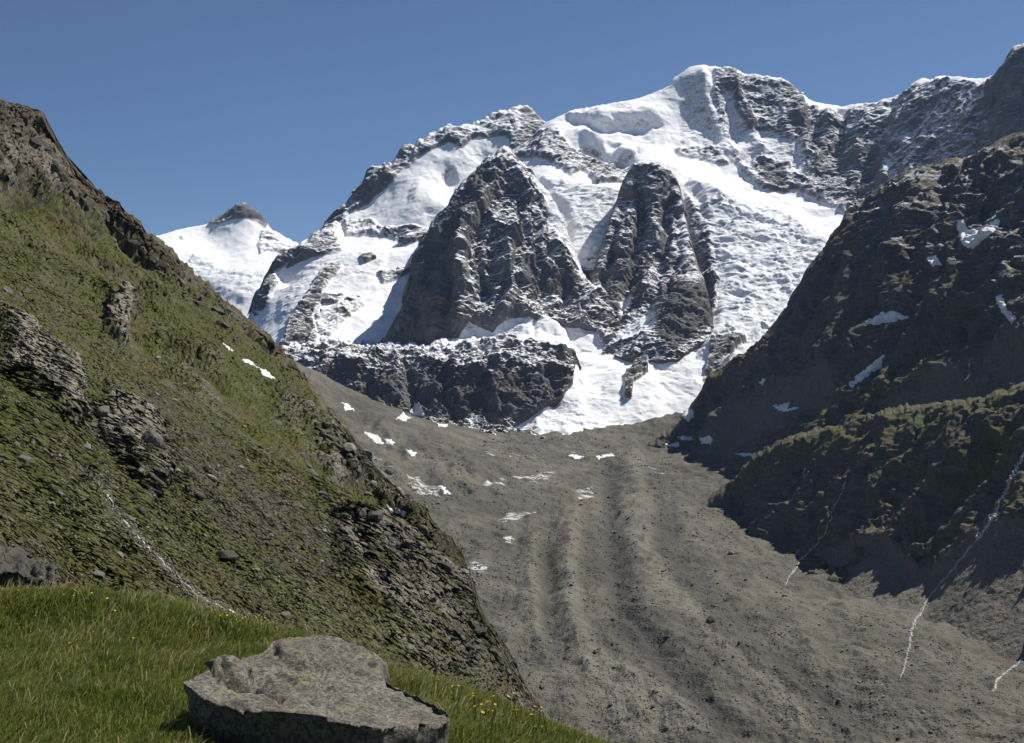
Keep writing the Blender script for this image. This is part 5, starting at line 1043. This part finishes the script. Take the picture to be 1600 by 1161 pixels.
H = (0.075 + 0.08 * rng.random(NB) + 0.08 * np.clip(cl + 0.3, 0, 1) + 0.07 * cl2) * np.clip(B[:, 1] / 14, 0.8, 1.25)
tall = rng.random(NB) < 0.035; H[tall] *= 1.7
H = np.clip(H, 0.05, 0.6)
ang = rng.uniform(0, 2 * np.pi, NB); wid = rng.uniform(0.0035, 0.0075, NB) * np.clip(B[:, 1] / 11, 1, 2.0)
side = np.stack([np.cos(ang), np.sin(ang), np.zeros(NB)], 1)
lean = np.stack([0.45 + 0.5 * cl3 + rng.normal(0, 0.42, NB), -0.12 + 0.4 * cl2 + rng.normal(0, 0.42, NB), np.zeros(NB)], 1) * 0.75
H_ = H[:, None]; up = np.array([0, 0, 1.0])
p0 = B - up * 0.03; p1 = B + up * H_ * 0.5 + lean * H_ * 0.22; p2 = B + up * H_ * 0.86 + lean * H_ * 0.62; p3 = B + up * H_ * 0.98 + lean * H_ * 1.05
w = wid[:, None]
Vb = np.stack([p0 - side * w, p0 + side * w, p1 - side * w * 0.9, p1 + side * w * 0.9, p2 - side * w * 0.55, p2 + side * w * 0.55, p3], 1).reshape(-1, 3)
k = (np.arange(NB) * 7)[:, None]
Fb = np.concatenate([k + np.array([[0, 1, 3, 2]]), k + np.array([[2, 3, 5, 4]]), k + np.array([[4, 5, 6, 6]])], 0)
tri = np.concatenate([k + np.array([[0, 1, 3]]), k + np.array([[0, 3, 2]]), k + np.array([[2, 3, 5]]), k + np.array([[2, 5, 4]]), k + np.array([[4, 5, 6]])], 0)
tint = np.clip(0.53 + 0.30 * cl + 0.16 * cl3 + rng.normal(0, 0.15, NB) + tall * 0.35, 0, 1)
edge = np.clip((B[:, 1] - 17) / 8, 0, 1); tint = np.clip(tint + edge * 0.22, 0, 1)
g = mesh_np("grass", Vb, tri, BLADE, {'tint': np.repeat(tint, 7)})
tag(g, "long green grass bending in the meadow in front", 'grass', None, 'stuff')
# yellow flowers
import bmesh
def flower_mesh():
    bm = bmesh.new()
    bmesh.ops.create_cone(bm, cap_ends=True, segments=8, radius1=0.006, radius2=0.02, depth=0.016)
    for k in range(8):
        a = k * math.pi / 4; r = 0.034; c, s = math.cos(a), math.sin(a)
        vs = [bm.verts.new((c * 0.006 - s * 0.008, s * 0.006 + c * 0.008, 0.008)), bm.verts.new((c * 0.006 + s * 0.008, s * 0.006 - c * 0.008, 0.008)), bm.verts.new((c * r + s * 0.007, s * r - c * 0.007, 0.014)), bm.verts.new((c * r - s * 0.007, s * r + c * 0.007, 0.014))]
        bm.faces.new(vs)
    me = bpy.data.meshes.new("flower_head"); bm.to_mesh(me); bm.free(); return me
m = NT("yellow_petal"); m.done(m.mix(m.noise(8, 2, 0.5), (0.42, 0.24, 0.012), (0.48, 0.33, 0.02)), 0.7); FLM = flower_mesh(); FLM.materials.append(m.m)
bm = bmesh.new(); bmesh.ops.create_cone(bm, cap_ends=True, segments=5, radius1=0.003, radius2=0.0025, depth=1.0); bmesh.ops.translate(bm, verts=bm.verts, vec=(0, 0, 0.5))
STEM = bpy.data.meshes.new("stem"); bm.to_mesh(STEM); bm.free(); STEM.materials.append(BLADE)
def flower(px, py):
    h = cast(px, py)
    if not h or h[2] not in ('meadow', 'grass'): return
    hh = rng.uniform(0.18, 0.32); d = Vector(((px - CX) / F, 1, (CY - py) / F)).normalized()
    # root under the sight line
    b = Vector((h[0].x, h[0].y, h[0].z - 0.05))
    f0 = bpy.data.objects.new("yellow_flower", None); C.objects.link(f0); f0.location = b; f0.rotation_euler = (rng.normal(0, 0.1), rng.normal(0, 0.1), rng.uniform(0, 6))
    tag(f0, "small yellow flower standing in the meadow grass", 'flower', 'yellow flowers in the meadow')
    s = bpy.data.objects.new("stem", STEM); C.objects.link(s); s.parent = f0; s.scale = (1, 1, hh)
    q = bpy.data.objects.new("flower_head", FLM); C.objects.link(q); q.parent = f0; q.location = (0, 0, hh); q.rotation_euler = (rng.normal(0, 0.3), rng.normal(0, 0.3), 0); z = rng.uniform(0.3, 0.62); q.scale = (z, z, z)
FP = scatter_px([(640, 1078), (720, 1090), (820, 1122), (900, 1152), (930, 1158), (720, 1158), (706, 1110)], 38) + scatter_px([(330, 962), (380, 975), (430, 990), (420, 1000), (350, 990)], 30) + scatter_px([(0, 930), (200, 935), (330, 970), (250, 1060), (0, 1010)], 34)
bpy.context.view_layer.update(); DG = bpy.context.evaluated_depsgraph_get()
for x, y in FP: flower(x, y)
# low dark-green bush by the boulder
def bush(name, px, py, Y, r, label, nl=900):
    c = np.array([(px - CX) / F * Y, Y, (CY - py) / F * Y]); pr = []
    q = rng.normal(size=(nl, 3)); q /= np.linalg.norm(q, axis=1)[:, None]; rad = r * rng.random(nl)[:, None] ** 0.4; P = q * rad * np.array([1, 1, 0.8]); P[:, 2] = np.abs(P[:, 2]) * 1.2
    P += c; u = rng.normal(size=(nl, 3)); u /= np.linalg.norm(u, axis=1)[:, None]; v = np.cross(u, rng.normal(size=(nl, 3))); v /= np.linalg.norm(v, axis=1)[:, None]
    s = r * 0.17 * rng.uniform(0.6, 1.2, nl)[:, None]
    V = np.stack([P - u * s, P + v * s * 0.4, P + u * s, P - v * s * 0.4], 1).reshape(-1, 3); k = (np.arange(nl) * 4)[:, None]
    o = mesh_np(name, V, k + np.array([[0, 1, 2, 3]]), BLADE, {'tint': np.repeat(np.clip(rng.normal(0.16, 0.12, nl), 0, 1), 4)}, False)
    tag(o, label, 'bush'); return o
# ================================================================== the air between here and the peaks
def haze():
    bm = bmesh.new(); bmesh.ops.create_cube(bm, size=1.0)
    for v in bm.verts:
        v.co.x = -2600 if v.co.x < 0 else 4200; v.co.y = -60 if v.co.y < 0 else 11500; v.co.z = -900 if v.co.z < 0 else 2700
    me = bpy.data.meshes.new("haze"); bm.to_mesh(me); bm.free()
    o = bpy.data.objects.new("haze", me); C.objects.link(o); tag(o, "thin blue mountain air", 'haze', None, 'stuff')
    m = bpy.data.materials.new("mountain_air"); m.use_nodes = True; t = m.node_tree; t.nodes.clear()
    out = t.nodes.new('ShaderNodeOutputMaterial'); v = t.nodes.new('ShaderNodeVolumePrincipled')
    v.inputs['Color'].default_value = (0.38, 0.58, 1.0, 1); v.inputs['Density'].default_value = 1.1e-5; v.inputs['Anisotropy'].default_value = 0.2
    t.links.new(v.outputs[0], out.inputs['Volume']); me.materials.append(m)
haze()
print('script', round(time.time() - T0, 1), 's')
